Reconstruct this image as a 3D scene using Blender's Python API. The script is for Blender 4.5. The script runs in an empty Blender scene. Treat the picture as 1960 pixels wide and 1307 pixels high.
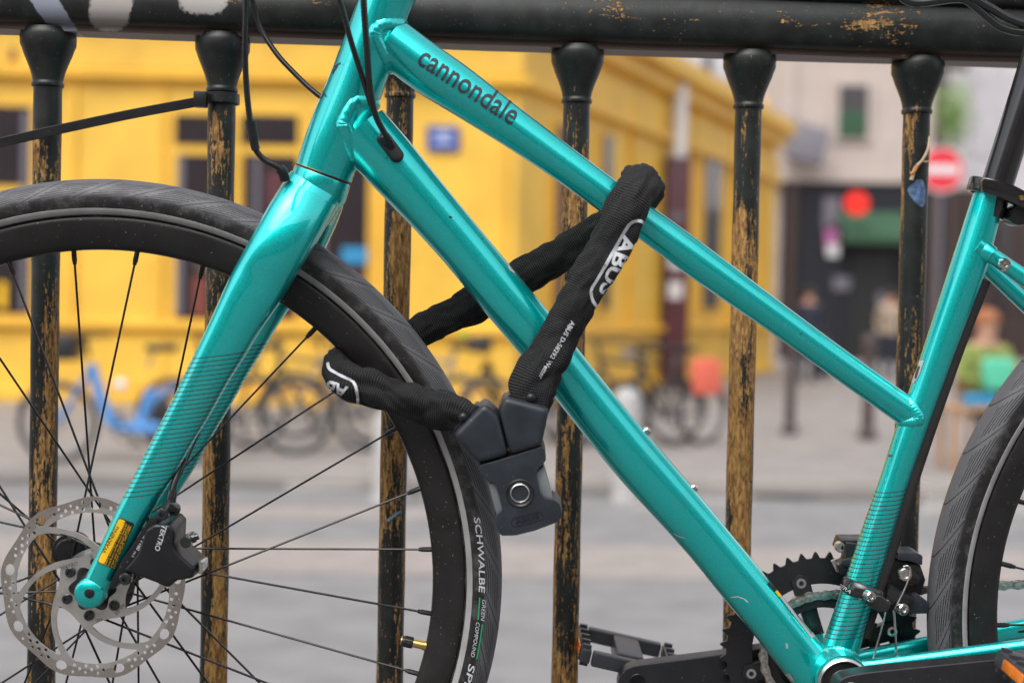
import bpy, bmesh, math, random
from mathutils import Vector, Matrix, noise
from mathutils.bvhtree import BVHTree
random.seed(7)
S = bpy.context.scene
COL = S.collection
PI = math.pi
R_ = math.radians

# ------------------------------------------------------------------ camera
EYE = 1.50                      # eye height above the street (the bike stands on a raised pavement)
FOCUS = 1.252                   # distance to the bicycle
PITCH = R_(1.50); ROLL = 0.020
FWD = Vector((0, math.cos(PITCH), -math.sin(PITCH)))
RGT = Vector((math.cos(ROLL), 0, math.sin(ROLL)))
UPV = RGT.cross(FWD).normalized()
RGT = FWD.cross(UPV).normalized()
CAM = Vector((0, 0, EYE))
cd = bpy.data.cameras.new('camera'); cam = bpy.data.objects.new('camera', cd); COL.objects.link(cam)
m = Matrix((RGT, UPV, -FWD)).transposed().to_4x4(); m.translation = CAM
cam.matrix_world = m
cd.lens = 50; cd.sensor_width = 36; cd.clip_start = 0.05; cd.clip_end = 600
cd.dof.use_dof = True; cd.dof.focus_distance = FOCUS + 0.014; cd.dof.aperture_fstop = 3.5
S.camera = cam

# ------------------------------------------------------------------ light
w = bpy.data.worlds.new('World'); S.world = w; w.use_nodes = True
nt = w.node_tree; nt.nodes.clear()
SUN_EL, SUN_AZ = R_(56), R_(205)        # azimuth clockwise from +Y : behind the camera, to the left
o_ = nt.nodes.new('ShaderNodeOutputWorld'); b_ = nt.nodes.new('ShaderNodeBackground')
sky = nt.nodes.new('ShaderNodeTexSky'); sky.sky_type = 'NISHITA'; sky.sun_disc = False
sky.sun_elevation = SUN_EL; sky.sun_rotation = SUN_AZ; sky.air_density = 1.0; sky.dust_density = 3.0; sky.ozone_density = 1.0
hs = nt.nodes.new('ShaderNodeHueSaturation'); hs.inputs['Saturation'].default_value = 0.22
nt.links.new(sky.outputs[0], hs.inputs['Color'])
nt.links.new(hs.outputs[0], b_.inputs[0]); nt.links.new(b_.outputs[0], o_.inputs[0])
b_.inputs[1].default_value = 0.15
sl = bpy.data.lights.new('sun', 'SUN'); sl.energy = 0.9; sl.angle = R_(55); sl.color = (1.0, 0.955, 0.89)
so = bpy.data.objects.new('sun', sl); COL.objects.link(so)
sd = Vector((math.sin(SUN_AZ) * math.cos(SUN_EL), math.cos(SUN_AZ) * math.cos(SUN_EL), math.sin(SUN_EL)))
so.rotation_euler = (-sd).to_track_quat('-Z', 'Y').to_euler(); so.location = sd * 20
S.view_settings.view_transform = 'Standard'; S.view_settings.look = 'None'
S.view_settings.exposure = 0.76; S.view_settings.gamma = 1.0; S.view_settings.use_curve_mapping = False
S.render.engine = 'CYCLES'; S.cycles.use_denoising = True
S.cycles.max_bounces = 8; S.cycles.caustics_reflective = False; S.cycles.caustics_refractive = False
S.cycles.sample_clamp_indirect = 8

# ------------------------------------------------------------------ measuring helpers
FPX, CX, CY = 1960 * 50 / 36, 980.0, 653.5
def ray(x, y): return FWD + RGT * ((x - CX) / FPX) + UPV * ((CY - y) / FPX)
BO = CAM + FWD * FOCUS
BN = ray(980, 458).normalized()                       # axle direction: away from the viewer, bike leans a little towards us
BU = (RGT - BN * RGT.dot(BN)).normalized()
BV = BU.cross(BN); BV = -BV if BV.z < 0 else BV
def bp(x, y, w=0.0):                                  # point on the plane parallel to the bike's, w metres behind its centre plane
    d = ray(x, y); o = BO + BN * w
    return CAM + d * ((o - CAM).dot(BN) / d.dot(BN))
def bs(x, y, w=0.0):                                  # metres per measured unit there
    d = ray(x, y); o = BO + BN * w
    return ((o - CAM).dot(BN) / d.dot(BN)) / FPX
FYAW = R_(4.3)
FD = Vector((math.cos(FYAW), math.sin(FYAW), 0)); FN = Vector((-math.sin(FYAW), math.cos(FYAW), 0))
FO = Vector((0, 1.392, 0)); FS = 1.392 / 1.435
def fp(x, y, w=0.0):
    d = ray(x, y); o = FO + FN * w
    return CAM + d * ((o - CAM).dot(FN) / d.dot(FN))
def yp(x, y, Y):                                      # point on the upright plane at distance Y
    d = ray(x, y); return CAM + d * (Y / d.y)
def gp(x, y, z=0.0):                                  # point on level ground
    d = ray(x, y); return CAM + d * ((z - EYE) / d.z)

# ------------------------------------------------------------------ object helpers
def mesh_from(verts, faces, uvs=None, sharp=35, smooth=True):
    me = bpy.data.meshes.new('mesh')
    me.from_pydata([tuple(v) for v in verts], [], faces)
    if uvs is not None:
        ul = me.uv_layers.new(name='UVMap')
        for p in me.polygons:
            for li in p.loop_indices:
                vi = me.loops[li].vertex_index
                ul.data[li].uv = uvs[vi] if not isinstance(uvs, dict) else uvs[(p.index, vi)]
    me.validate()
    if smooth:
        me.polygons.foreach_set('use_smooth', [True] * len(me.polygons))
        if sharp: me.set_sharp_from_angle(angle=R_(sharp))
    return me
def link(name, me, mat, parent=None, loc=None):
    o = bpy.data.objects.new(name, me); COL.objects.link(o)
    if mat is not None and me is not None and len(me.materials) == 0: me.materials.append(mat)
    if parent is not None:
        o.parent = parent
        o.matrix_parent_inverse = pinv(parent)
    return o
PW = {}
def pinv(p):
    return PW.get(p.name, Matrix.Identity(4)).inverted()
def thing(name, label, cat, loc, group=None):
    o = bpy.data.objects.new(name, None); COL.objects.link(o); o.location = loc; o.empty_display_size = 0.1
    o['label'] = label; o['category'] = cat
    if group: o['group'] = group
    PW[o.name] = Matrix.Translation(Vector(loc))
    return o
def tag(o, label, cat, group=None):
    o['label'] = label; o['category'] = cat
    if group: o['group'] = group
    return o
def structure(name, me, mat):
    o = link(name, me, mat); o['kind'] = 'structure'; return o
def join_data(*parts):
    V, F = [], []
    for v, f in parts:
        k = len(V); V += list(v); F += [tuple(i + k for i in q) for q in f]
    return V, F

def catmull(pts, n):
    P = [Vector(p) for p in pts]; out = []
    P = [P[0] * 2 - P[1]] + P + [P[-1] * 2 - P[-2]]
    segs = len(P) - 3
    for i in range(n):
        t = i / (n - 1) * segs; k = min(int(t), segs - 1); t -= k
        a, b, c, d = P[k:k + 4]
        out.append(0.5 * ((2 * b) + (c - a) * t + (2 * a - 5 * b + 4 * c - d) * t * t + (3 * b - 3 * c + d - a) * t ** 3))
    return out
def lerp_list(vals, n):
    out = []
    for i in range(n):
        t = i / (n - 1) * (len(vals) - 1); k = min(int(t), len(vals) - 2); out.append(vals[k] + (vals[k + 1] - vals[k]) * (t - k))
    return out
def loft(rings, cap=True, closed_path=False):
    n = len(rings[0]); V = [p for r in rings for p in r]; F = []
    m_ = len(rings)
    for i in range(m_ if closed_path else m_ - 1):
        i2 = (i + 1) % m_
        for j in range(n):
            F.append((i * n + j, i * n + (j + 1) % n, i2 * n + (j + 1) % n, i2 * n + j))
    if cap and not closed_path:
        F.append(tuple(range(n - 1, -1, -1))); F.append(tuple((m_ - 1) * n + j for j in range(n)))
    return V, F
def sweep(path, rad, seg=10, cap=True, closed=False, up=None, sq=None):
    path = [Vector(p) for p in path]; n = len(path); rings = []
    rf = rad if callable(rad) else (lambda t: rad)
    prev = None
    for i, p in enumerate(path):
        a = path[(i - 1) % n] if (closed or i > 0) else p
        b = path[(i + 1) % n] if (closed or i < n - 1) else p
        t = (b - a).normalized()
        if prev is None:
            ref = Vector(up) if up is not None else (BN if abs(t.dot(BN)) < .9 else Vector((0, 0, 1)))
            x = (ref - t * ref.dot(t)).normalized()
        else:
            x = (prev - t * prev.dot(t)).normalized()
        prev = x; y = t.cross(x)
        r = rf(i / max(1, n - 1))
        ra, rb = r if isinstance(r, tuple) else (r, r)
        if sq: rings.append([p + x * (ra * cx_) + y * (rb * sy_) for cx_, sy_ in ((1, -.5), (1, .5), (.9, 1), (-.9, 1), (-1, .5), (-1, -.5), (-.9, -1), (.9, -1))])
        else: rings.append([p + x * (ra * math.cos(2 * PI * j / seg)) + y * (rb * math.sin(2 * PI * j / seg)) for j in range(seg)])
    return loft(rings, cap, closed)
def cyl(p0, p1, r0, r1=None, seg=16):
    return sweep([p0, p1], (lambda t: r0 + ((r1 if r1 is not None else r0) - r0) * t), seg)
def lathe(prof, origin, axis, xdir, seg=48, closed=False):
    """prof: list of (radius, along axis)"""
    axis = Vector(axis).normalized(); x = Vector(xdir); x = (x - axis * x.dot(axis)).normalized(); y = axis.cross(x)
    rings = [[Vector(origin) + axis * h + (x * math.cos(2 * PI * j / seg) + y * math.sin(2 * PI * j / seg)) * max(r, 1e-5) for j in range(seg)] for r, h in prof]
    return loft(rings, cap=not closed, closed_path=closed)
def box(c, sx, sy, sz, X=Vector((1, 0, 0)), Y=Vector((0, 1, 0)), Z=Vector((0, 0, 1))):
    c = Vector(c); V = []
    for a in (-1, 1):
        for b in (-1, 1):
            for d in (-1, 1): V.append(c + X * (a * sx / 2) + Y * (b * sy / 2) + Z * (d * sz / 2))
    return V, [(0, 1, 3, 2), (4, 6, 7, 5), (0, 4, 5, 1), (2, 3, 7, 6), (0, 2, 6, 4), (1, 5, 7, 3)]
def bevel_mesh(data, width, segs=2, sharp=35, angle=25):
    bm = bmesh.new()
    vs = [bm.verts.new(v) for v in data[0]]
    for f in data[1]:
        try: bm.faces.new([vs[i] for i in f])
        except ValueError: pass
    bmesh.ops.recalc_face_normals(bm, faces=bm.faces)
    ed = [e for e in bm.edges if len(e.link_faces) == 2 and e.calc_face_angle(0) > R_(angle)]
    if width > 0:
        bmesh.ops.bevel(bm, geom=ed, offset=width, segments=segs, profile=0.6, affect='EDGES', clamp_overlap=True)
    me = bpy.data.meshes.new('mesh'); bm.to_mesh(me); bm.free()
    me.polygons.foreach_set('use_smooth', [True] * len(me.polygons)); me.set_sharp_from_angle(angle=R_(sharp))
    return me
def prism(poly, w0, w1, taper=1.0, face=False):
    """polygon in measured units on the bike's plane, from depth w0 (near) to w1"""
    cx = sum(p[0] for p in poly) / len(poly); cy = sum(p[1] for p in poly) / len(poly)
    n = len(poly)
    if face:                                   # the outline was measured on the near face
        near_ = [bp(x, y, w0) for x, y in poly]; c = bp(cx, cy, w0)
        V = [c + (p - c) / taper + BN * (w1 - w0) for p in near_] + near_
    else:                                      # ... or on the far edge
        base = [bp(x, y, w1) for x, y in poly]; c = bp(cx, cy, w1)
        V = base + [c + (p - c) * taper + BN * (w0 - w1) for p in base]
    F = [tuple(range(n)), tuple(range(2 * n - 1, n - 1, -1))] + [(j, j + n, (j + 1) % n + n, (j + 1) % n) for j in range(n)]
    return V, F
def rounded(poly, r, n=4):
    out = []; k = len(poly)
    for i in range(k):
        p = Vector(poly[i]); a = Vector(poly[i - 1]); b = Vector(poly[(i + 1) % k])
        ra = min(r, (a - p).length * .45); rb = min(r, (b - p).length * .45)
        s = p + (a - p).normalized() * ra; e = p + (b - p).normalized() * rb
        for j in range(n + 1):
            t = j / n; out.append(tuple(s * (1 - t) ** 2 + p * 2 * t * (1 - t) + e * t * t))
    return out

def edge_tube(U, L, ratio=1.0, w=0.0, n=40, seg=40, ext0=0, ext1=0, flat=2.0, bow=None):
    """tube from its two measured outlines; ratio = depth radius / in-plane radius"""
    U = [Vector(p) for p in U]; L = [Vector(p) for p in L]
    a = (U[0] + L[0]) / 2; b = (U[-1] + L[-1]) / 2; d = (b - a).normalized(); nrm = Vector((d.y, -d.x))
    def prof(Q):
        q = sorted(((p - a).dot(d), (p - a).dot(nrm)) for p in Q); return q
    pu, pl = prof(U), prof(L)
    def ev(q, t):
        if t <= q[0][0]: k = 0
        elif t >= q[-1][0]: k = len(q) - 2
        else: k = max(i for i in range(len(q) - 1) if q[i][0] <= t)
        (t0, h0), (t1, h1) = q[k], q[k + 1]
        return h0 + (h1 - h0) * (t - t0) / (t1 - t0 + 1e-9)
    def smooth(q, t, s=30):
        return sum(ev(q, t + o * s) * wt for o, wt in ((-1, .25), (0, .5), (1, .25)))
    t0 = max(pu[0][0], pl[0][0]) - ext0; t1 = min(pu[-1][0], pl[-1][0]) + ext1
    wf = w if callable(w) else (lambda t: w); rf = ratio if callable(ratio) else (lambda t: ratio)
    rings = []; st = []
    for i in range(n):
        tt = i / (n - 1); t = t0 + (t1 - t0) * tt
        hu, hl = smooth(pu, t), smooth(pl, t); hc = (hu + hl) / 2; hr = abs(hu - hl) / 2
        c = a + d * t + nrm * hc; ww = wf(tt); P = bp(c.x, c.y, ww); s = bs(c.x, c.y, ww); r = hr * s
        nv = (BU * nrm.x - BV * nrm.y)
        nv = nv.normalized(); ring = []
        for j in range(seg):
            ang = 2 * PI * j / seg; ca, sa = math.cos(ang), math.sin(ang)
            ex = 2.0 / flat
            x_ = math.copysign(abs(ca) ** ex, ca); y_ = math.copysign(abs(sa) ** ex, sa)
            ring.append(P + nv * (r * x_) - BN * (r * rf(tt) * y_))
        rings.append(ring); st.append((P, r, r * rf(tt)))
    return rings, st
def as_mesh(data, sharp=35): return mesh_from(data[0], data[1], sharp=sharp)

# decals: flat print laid on a real surface
def bvh_of(objs):
    V, F = [], []
    for o in objs:
        k = len(V); V += [v.co.copy() for v in o.data.vertices]; F += [tuple(i + k for i in p.vertices) for p in o.data.polygons]
    return BVHTree.FromPolygons(V, F)
def lay(pts2, faces, tree, mat, name, parent, off=0.0004):
    V = []; ok = []
    for x, y in pts2:
        d = ray(x, y).normalized(); h = tree.ray_cast(CAM, d)
        if h[0] is None: V.append(CAM); ok.append(False)
        else:
            nn = h[1] if h[1].dot(d) < 0 else -h[1]
            V.append(h[0] + nn * off); ok.append(True)
    F = [f for f in faces if all(ok[i] for i in f) and max((V[a] - V[b]).length for a in f for b in f) < 0.02]
    if not F: return None
    return link(name, mesh_from(V, F, smooth=True, sharp=None), mat, parent)
def text2d(s, bold=0.0, space=1.0, shear=0.0):
    cu = bpy.data.curves.new('t', 'FONT'); cu.body = s; cu.size = 1; cu.offset = bold; cu.space_character = space; cu.shear = shear
    cu.resolution_u = 3; cu.fill_mode = 'FRONT'
    o = bpy.data.objects.new('t', cu); COL.objects.link(o)
    dg = bpy.context.evaluated_depsgraph_get(); me = bpy.data.meshes.new_from_object(o.evaluated_get(dg))
    bpy.data.objects.remove(o); bpy.data.curves.remove(cu)
    bm = bmesh.new(); bm.from_mesh(me); bpy.data.meshes.remove(me)
    return bm
def grid_cut(bm, step):
    for ax in (0, 1):
        lo = min(v.co[ax] for v in bm.verts); hi = max(v.co[ax] for v in bm.verts)
        k = int((hi - lo) / step)
        for i in range(1, k + 1):
            no = [0, 0, 0]; no[ax] = 1; co = [0, 0, 0]; co[ax] = lo + i * step
            bmesh.ops.bisect_plane(bm, geom=bm.verts[:] + bm.edges[:] + bm.faces[:], plane_co=co, plane_no=no)
def decal_text(s, p0, p1, h, tree, mat, name, parent, bold=0.0, space=1.0, shear=0.0, polar=None, off=0.0004, cut=4.0):
    """p0..p1: start and end of the baseline; h: cap height"""
    bm = text2d(s, bold, space, shear)
    x0 = min(v.co.x for v in bm.verts); x1 = max(v.co.x for v in bm.verts); capH = 0.69
    if polar:
        (pcx, pcy), (r0, a0), a1 = polar      # centre, baseline radius, start angle, end angle (degrees, measured clockwise positive)
        Ln = abs(a1 - a0) * PI / 180 * r0
    else:
        p0 = Vector(p0); p1 = Vector(p1); Ln = (p1 - p0).length; d = (p1 - p0).normalized(); up = Vector((d.y, -d.x))
    sx = Ln / (x1 - x0); sy = h / capH
    for v in bm.verts: v.co.x = (v.co.x - x0) * sx; v.co.y *= sy; v.co.z = 0
    grid_cut(bm, cut)
    bm.verts.index_update(); P = []
    for v in bm.verts:
        if polar:
            a = R_(a0 + (a1 - a0) * v.co.x / Ln); r = r0 + v.co.y
            P.append((pcx + r * math.cos(a), pcy + r * math.sin(a)))
        else:
            q = p0 + d * v.co.x + up * v.co.y; P.append((q.x, q.y))
    F = [tuple(v.index for v in f.verts) for f in bm.faces]; bm.free()
    return lay(P, F, tree, mat, name, parent, off)
def decal_poly(poly, tree, mat, name, parent, off=0.0004, cut=5.0):
    bm = bmesh.new(); bm.faces.new([bm.verts.new((x, y, 0)) for x, y in poly])
    bmesh.ops.triangulate(bm, faces=bm.faces[:])
    grid_cut(bm, cut); bm.verts.index_update()
    P = [(v.co.x, v.co.y) for v in bm.verts]; F = [tuple(v.index for v in f.verts) for f in bm.faces]; bm.free()
    return lay(P, F, tree, mat, name, parent, off)
def decal_line(pts, width, tree, mat, name, parent, off=0.0004, step=4.0, closed=False, sub=True):
    pts = [Vector(p) for p in pts]
    if sub:
        q = []
        for i in range(len(pts) if closed else len(pts) - 1):
            a, b = pts[i], pts[(i + 1) % len(pts)]; k = max(1, int((b - a).length / step))
            q += [a + (b - a) * (j / k) for j in range(k)]
        if not closed: q.append(pts[-1])
        pts = q
    P = []; F = []; n = len(pts)
    for i, p in enumerate(pts):
        a = pts[(i - 1) % n] if (closed or i) else p; b = pts[(i + 1) % n] if (closed or i < n - 1) else p
        t = (b - a).normalized(); s = Vector((t.y, -t.x)) * (width / 2)
        for k in (-1, 0, 1): P.append(tuple(p + s * k))
    for i in range(n if closed else n - 1):
        j = (i + 1) % n
        for k in (0, 1): F.append((i * 3 + k, i * 3 + k + 1, j * 3 + k + 1, j * 3 + k))
    return lay(P, F, tree, mat, name, parent, off)

# ------------------------------------------------------------------ materials
class G:
    def __init__(s, name):
        s.m = bpy.data.materials.new(name); s.m.use_nodes = True; s.t = s.m.node_tree; s.t.nodes.clear()
        s.out = s.n('ShaderNodeOutputMaterial'); s.p = s.n('ShaderNodeBsdfPrincipled'); s.l(s.p.outputs[0], s.out.inputs[0])
    def n(s, t, **k):
        x = s.t.nodes.new(t)
        for a, b in k.items(): setattr(x, a, b)
        return x
    def l(s, a, b): s.t.links.new(a, b)
    def put(s, sock, v):
        if hasattr(v, 'is_linked') or isinstance(v, bpy.types.NodeSocket): s.l(v, sock)
        else:
            if isinstance(v, (tuple, list)) and len(v) == 3 and sock.type == 'RGBA': v = (*v, 1)
            sock.default_value = v
    def set(s, **k):
        for a, b in k.items(): s.put(s.p.inputs[a.replace('_', ' ')], b)
        return s
    def math(s, op, a, b=0.0, c=None, clamp=False):
        x = s.n('ShaderNodeMath', operation=op, use_clamp=clamp); s.put(x.inputs[0], a); s.put(x.inputs[1], b)
        if c is not None: s.put(x.inputs[2], c)
        return x.outputs[0]
    def dot(s, v, c):
        x = s.n('ShaderNodeVectorMath', operation='DOT_PRODUCT'); s.l(v, x.inputs[0]); x.inputs[1].default_value = tuple(c); return x.outputs['Value']
    def scale(s, v, c, off=None):
        x = s.n('ShaderNodeMapping'); s.l(v, x.inputs[0]); x.inputs['Scale'].default_value = tuple(c)
        if off is not None: s.put(x.inputs['Location'], off)
        return x.outputs[0]
    def obj(s): return s.n('ShaderNodeTexCoord').outputs['Object']
    def uv(s): return s.n('ShaderNodeTexCoord').outputs['UV']
    def rnd(s): return s.n('ShaderNodeObjectInfo').outputs['Random']
    def sep(s, v): x = s.n('ShaderNodeSeparateXYZ'); s.l(v, x.inputs[0]); return x.outputs
    def noise(s, v, sc, det=4, rough=.55, dist=0.0):
        x = s.n('ShaderNodeTexNoise'); s.l(v, x.inputs['Vector']); x.inputs['Scale'].default_value = sc
        x.inputs['Detail'].default_value = det; x.inputs['Roughness'].default_value = rough; x.inputs['Distortion'].default_value = dist
        return x.outputs[0]
    def step(s, v, lo, hi, a=0.0, b=1.0):
        x = s.n('ShaderNodeMapRange', interpolation_type='SMOOTHSTEP'); s.put(x.inputs[0], v)
        for i, q in enumerate((lo, hi, a, b)): s.put(x.inputs[i + 1], q)
        return x.outputs[0]
    def mix(s, f, a, b):
        x = s.n('ShaderNodeMix', data_type='RGBA'); s.put(x.inputs[0], f); s.put(x.inputs[6], a); s.put(x.inputs[7], b); return x.outputs[2]
    def bump(s, h, strength=.3, dist=.001):
        x = s.n('ShaderNodeBump'); x.inputs['Strength'].default_value = strength; x.inputs['Distance'].default_value = dist
        s.l(h, x.inputs['Height']); s.l(x.outputs[0], s.p.inputs['Normal'])
def simple(name, col, rough=.5, metal=0.0, var=.12, scale=60, bump=0.0, coat=0.0, spec=.5, dust=0.0, emit=None):
    g = G(name); v = g.obj(); nz = g.noise(v, scale, 5)
    c = g.mix(g.step(nz, .3, .7), tuple(x * (1 - var) for x in col), tuple(min(1, x * (1 + var)) for x in col))
    if dust:
        sp = g.step(g.noise(v, 420, 2, .5), .70, .76); c = g.mix(g.math('MULTIPLY', sp, dust), c, (.42, .40, .36))
    g.set(Base_Color=c, Roughness=g.step(nz, .2, .8, rough * .85, min(1, rough * 1.15)), Metallic=metal, Coat_Weight=coat, Coat_Roughness=.05)
    g.p.inputs['Specular IOR Level'].default_value = spec
    if bump: g.bump(nz, bump, .0006)
    if emit: g.set(Emission_Color=emit[0], Emission_Strength=emit[1])
    return g.m
def teal_paint(name, stripes=None):
    g = G(name); v = g.obj()
    fl = g.noise(v, 1900, 1, .5); big = g.noise(v, 9, 3)
    c = g.mix(g.step(fl, .35, .7), (0.000, .63, .605), (0.000, .77, .735))
    c = g.mix(g.math('MULTIPLY', g.step(big, .35, .7), .2), c, (0.000, .66, .66))
    sp = g.math('MULTIPLY', g.step(g.noise(v, 300, 2, .5), .715, .745), g.step(g.noise(v, 14, 3), .45, .7, .1, .75))
    c = g.mix(sp, c, (.45, .52, .48))
    c = g.mix(g.math('MULTIPLY', g.step(g.noise(v, 22, 6, .65), .52, .78), .16), c, (.20, .30, .27))
    c = g.mix(g.step(g.noise(v, 170, 2, .5), .775, .785), c, (.03, .05, .05))
    met = .86
    if stripes:
        dv, s0, s1, per, wid = stripes
        s = g.dot(v, dv)
        fr = g.math('FRACT', g.math('DIVIDE', g.math('SUBTRACT', s, s0), per))
        line = g.math('MULTIPLY', g.math('LESS_THAN', fr, wid), g.math('MULTIPLY', g.math('GREATER_THAN', s, s0), g.math('LESS_THAN', s, s1)))
        c = g.mix(line, c, (.035, .045, .05)); met = g.math('MULTIPLY', g.math('SUBTRACT', 1.0, line), .86)
    g.set(Base_Color=c, Metallic=met, Roughness=g.step(fl, .3, .7, .27, .38), Coat_Weight=1.0, Coat_Roughness=g.math('ADD', g.step(g.noise(v, 26, 5), .40, .75, .02, .10), g.step(g.noise(g.scale(v, (60, 60, 300)), 1.0, 4), .62, .75, 0.0, .10)), Coat_IOR=1.7)
    g.p.inputs['Specular IOR Level'].default_value = 0.0
    return g.m
STN = BV * math.cos(R_(6.6)) - BU * math.sin(R_(6.6))
def sval(x, y, w): return bp(x, y, w).dot(STN)
PER = .00378
M = {}
M['teal'] = teal_paint('teal_metallic_paint')
M['teal_fork'] = teal_paint('teal_fork_paint', (STN, sval(275, 950, -.065), sval(425, 676, -.065), PER, .22))
M['teal_seat'] = teal_paint('teal_seat_tube_paint', (STN, sval(1613, 1226, -.018), sval(1705, 941, -.018), PER, .22))
M['black'] = simple('black_plastic', (.012, .012, .014), .38, dust=.25)
M['black_gloss'] = simple('black_gloss_metal', (.013, .013, .014), .24, coat=.7)
M['housing'] = simple('cable_housing', (.010, .010, .011), .27, spec=.6)
M['rim'] = simple('black_rim', (.013, .012, .012), .42, var=.25, scale=40, dust=.55)
M['spoke'] = simple('black_spoke_steel', (.016, .015, .015), .28, .4)
M['steel'] = simple('bare_steel', (.62, .60, .57), .24, 1.0, var=.1)
M['chrome'] = simple('polished_bolt', (.66, .65, .63), .16, 1.0, var=.1)
M['chain'] = simple('oily_chain', (.58, .54, .50), .36, 1.0, var=.3, scale=300)
M['brass'] = simple('brass_valve', (.75, .50, .16), .3, 1.0)
M['crank'] = simple('black_crank', (.016, .016, .019), .36, dust=.5)
M['pedal'] = simple('grey_black_pedal', (.045, .047, .056), .36, dust=.4)
M['lock'] = simple('slate_lock_plastic', (.022, .027, .036), .40, var=.16, scale=70, bump=.06, dust=.22)
M['lock_dark'] = simple('dark_lock_ring', (.012, .013, .015), .35)
M['caliper'] = simple('caliper_black', (.0085, .009, .011), .36, dust=.25)
M['print_dark'] = simple('dark_grey_print', (.030, .042, .055), .4)
M['print_white'] = simple('white_print', (.60, .62, .66), .6)
M['print_grey'] = simple('grey_print', (.36, .36, .36), .55)
M['print_green'] = simple('green_print', (.02, .36, .14), .5)
M['etch'] = simple('etched_mark', (.10, .10, .10), .5)
M['label_yellow'] = simple('label_yellow', (.85, .50, .01), .45)
M['label_black'] = simple('label_black', (.012, .012, .012), .45)
M['orange'] = simple('orange_reflector', (.85, .22, .02), .25, coat=.5)
M['sticker'] = simple('silver_sticker', (.42, .46, .46), .35)
M['plate'] = simple('zinc_side_plate', (.33, .36, .38), .38, .6)
M['rubber_strip'] = simple('black_guard', (.022, .020, .021), .6)
M['straw'] = simple('dry_string', (.62, .48, .32), .8)
M['bluepaint'] = simple('chipped_blue_paint', (.09, .16, .30), .6, var=.5, scale=180)
M['bluetie'] = simple('blue_tie', (.16, .30, .42), .5)
# rotor steel
def rotor_mat(c):
    g = G('brushed_rotor_steel'); v = g.obj(); sb = g.n('ShaderNodeVectorMath', operation='SUBTRACT'); g.l(v, sb.inputs[0]); sb.inputs[1].default_value = tuple(c)
    ln = g.n('ShaderNodeVectorMath', operation='LENGTH'); g.l(sb.outputs[0], ln.inputs[0]); r = ln.outputs['Value']
    cx = g.n('ShaderNodeCombineXYZ'); g.l(g.math('MULTIPLY', r, 2600), cx.inputs[0]); sc = g.noise(cx.outputs[0], 1.0, 3, .6)
    trk = g.step(r, .070, .0715); base = g.mix(trk, (.66, .64, .61), (.50, .45, .41))
    base = g.mix(g.math('MULTIPLY', g.step(sc, .45, .62), g.math('MULTIPLY', trk, .5)), base, (.74, .70, .66))
    base = g.mix(g.math('MULTIPLY', g.step(g.noise(v, 60, 4), .5, .75), .35), base, (.34, .30, .27))
    g.set(Base_Color=base, Metallic=.95, Roughness=g.math('ADD', g.math('MULTIPLY', trk, -.10), g.step(g.noise(v, 90, 3), .3, .7, .30, .44))); g.bump(sc, .08, .0002); return g.m
# tyre rubber, UV: x = repeats round the tyre, y = angle over the section (degrees / 180)
def tyre_mat():
    g = G('tyre_rubber'); uv = g.sep(g.uv()); u, a = uv[0], uv[1]; v = g.obj()
    ab = g.math('ABSOLUTE', a)
    sw = g.math('MULTIPLY', g.math('POWER', g.math('MULTIPLY', ab, 2.05), 1.7), 1.0)
    f1 = g.math('FRACT', g.math('ADD', u, sw))
    sipe = g.math('MULTIPLY', g.math('LESS_THAN', f1, .030), g.math('LESS_THAN', ab, .46))
    f2 = g.math('FRACT', g.math('ADD', g.math('ADD', u, sw), .45))
    grp = g.math('MULTIPLY', g.math('GREATER_THAN', f1, .20), g.math('LESS_THAN', f1, .86))
    ln = g.math('SINE', g.math('MULTIPLY', g.math('ADD', g.math('MULTIPLY', ab, 30.0), g.math('MULTIPLY', u, 1.9)), 2 * PI))
    fine = g.math('MULTIPLY', g.math('MULTIPLY', g.math('GREATER_THAN', ln, .55), grp), g.math('MULTIPLY', g.math('GREATER_THAN', ab, .20), g.math('LESS_THAN', ab, .44)))
    gro = g.math('MAXIMUM', sipe, fine)
    nz = g.noise(v, 90, 5); tread = g.math('SUBTRACT', 1.0, g.step(ab, .40, .47))
    base = g.mix(tread, (.015, .014, .014), (.105, .105, .116))  # tread paler and bluer: worn, dusty rubber plus sky sheen put into the colour
    base = g.mix(g.math('MULTIPLY', g.step(nz, .45, .75), .55), base, (.12, .118, .122))
    base = g.mix(g.math('MULTIPLY', g.step(g.noise(v, 480, 2, .5), .70, .75), .6), base, (.30, .29, .27))
    base = g.mix(gro, base, (.008, .008, .009))
    g.set(Base_Color=base, Roughness=g.step(nz, .3, .7, .40, .58))
    h = g.math('ADD', g.math('MULTIPLY', gro, -1.0), g.math('MULTIPLY', g.noise(v, 700, 3), .25))
    g.bump(h, 1.0, .0011); return g.m
M['tyre'] = tyre_mat()
# woven sleeve, UV in metres along / round
def weave():
    g = G('woven_nylon'); uv = g.sep(g.uv()); u, a = uv[0], uv[1]; v = g.obj()
    r1 = g.math('SINE', g.math('MULTIPLY', u, 2 * PI / .00195)); r2 = g.math('SINE', g.math('MULTIPLY', a, 2 * PI / .0012))
    cell = g.math('MULTIPLY', g.math('ADD', r1, 1.0), g.math('ADD', g.math('MULTIPLY', r2, .35), .65))
    c = g.mix(g.step(cell, .7, 1.9), (.0040, .0040, .0045), (.070, .068, .070))
    c = g.mix(g.math('MULTIPLY', g.step(g.noise(v, 50, 4), .5, .8), .35), c, (.020, .020, .021))
    g.set(Base_Color=c, Roughness=.72); g.p.inputs['Specular IOR Level'].default_value = .35
    g.bump(cell, .6, .0007); return g.m
M['weave'] = weave()
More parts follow.
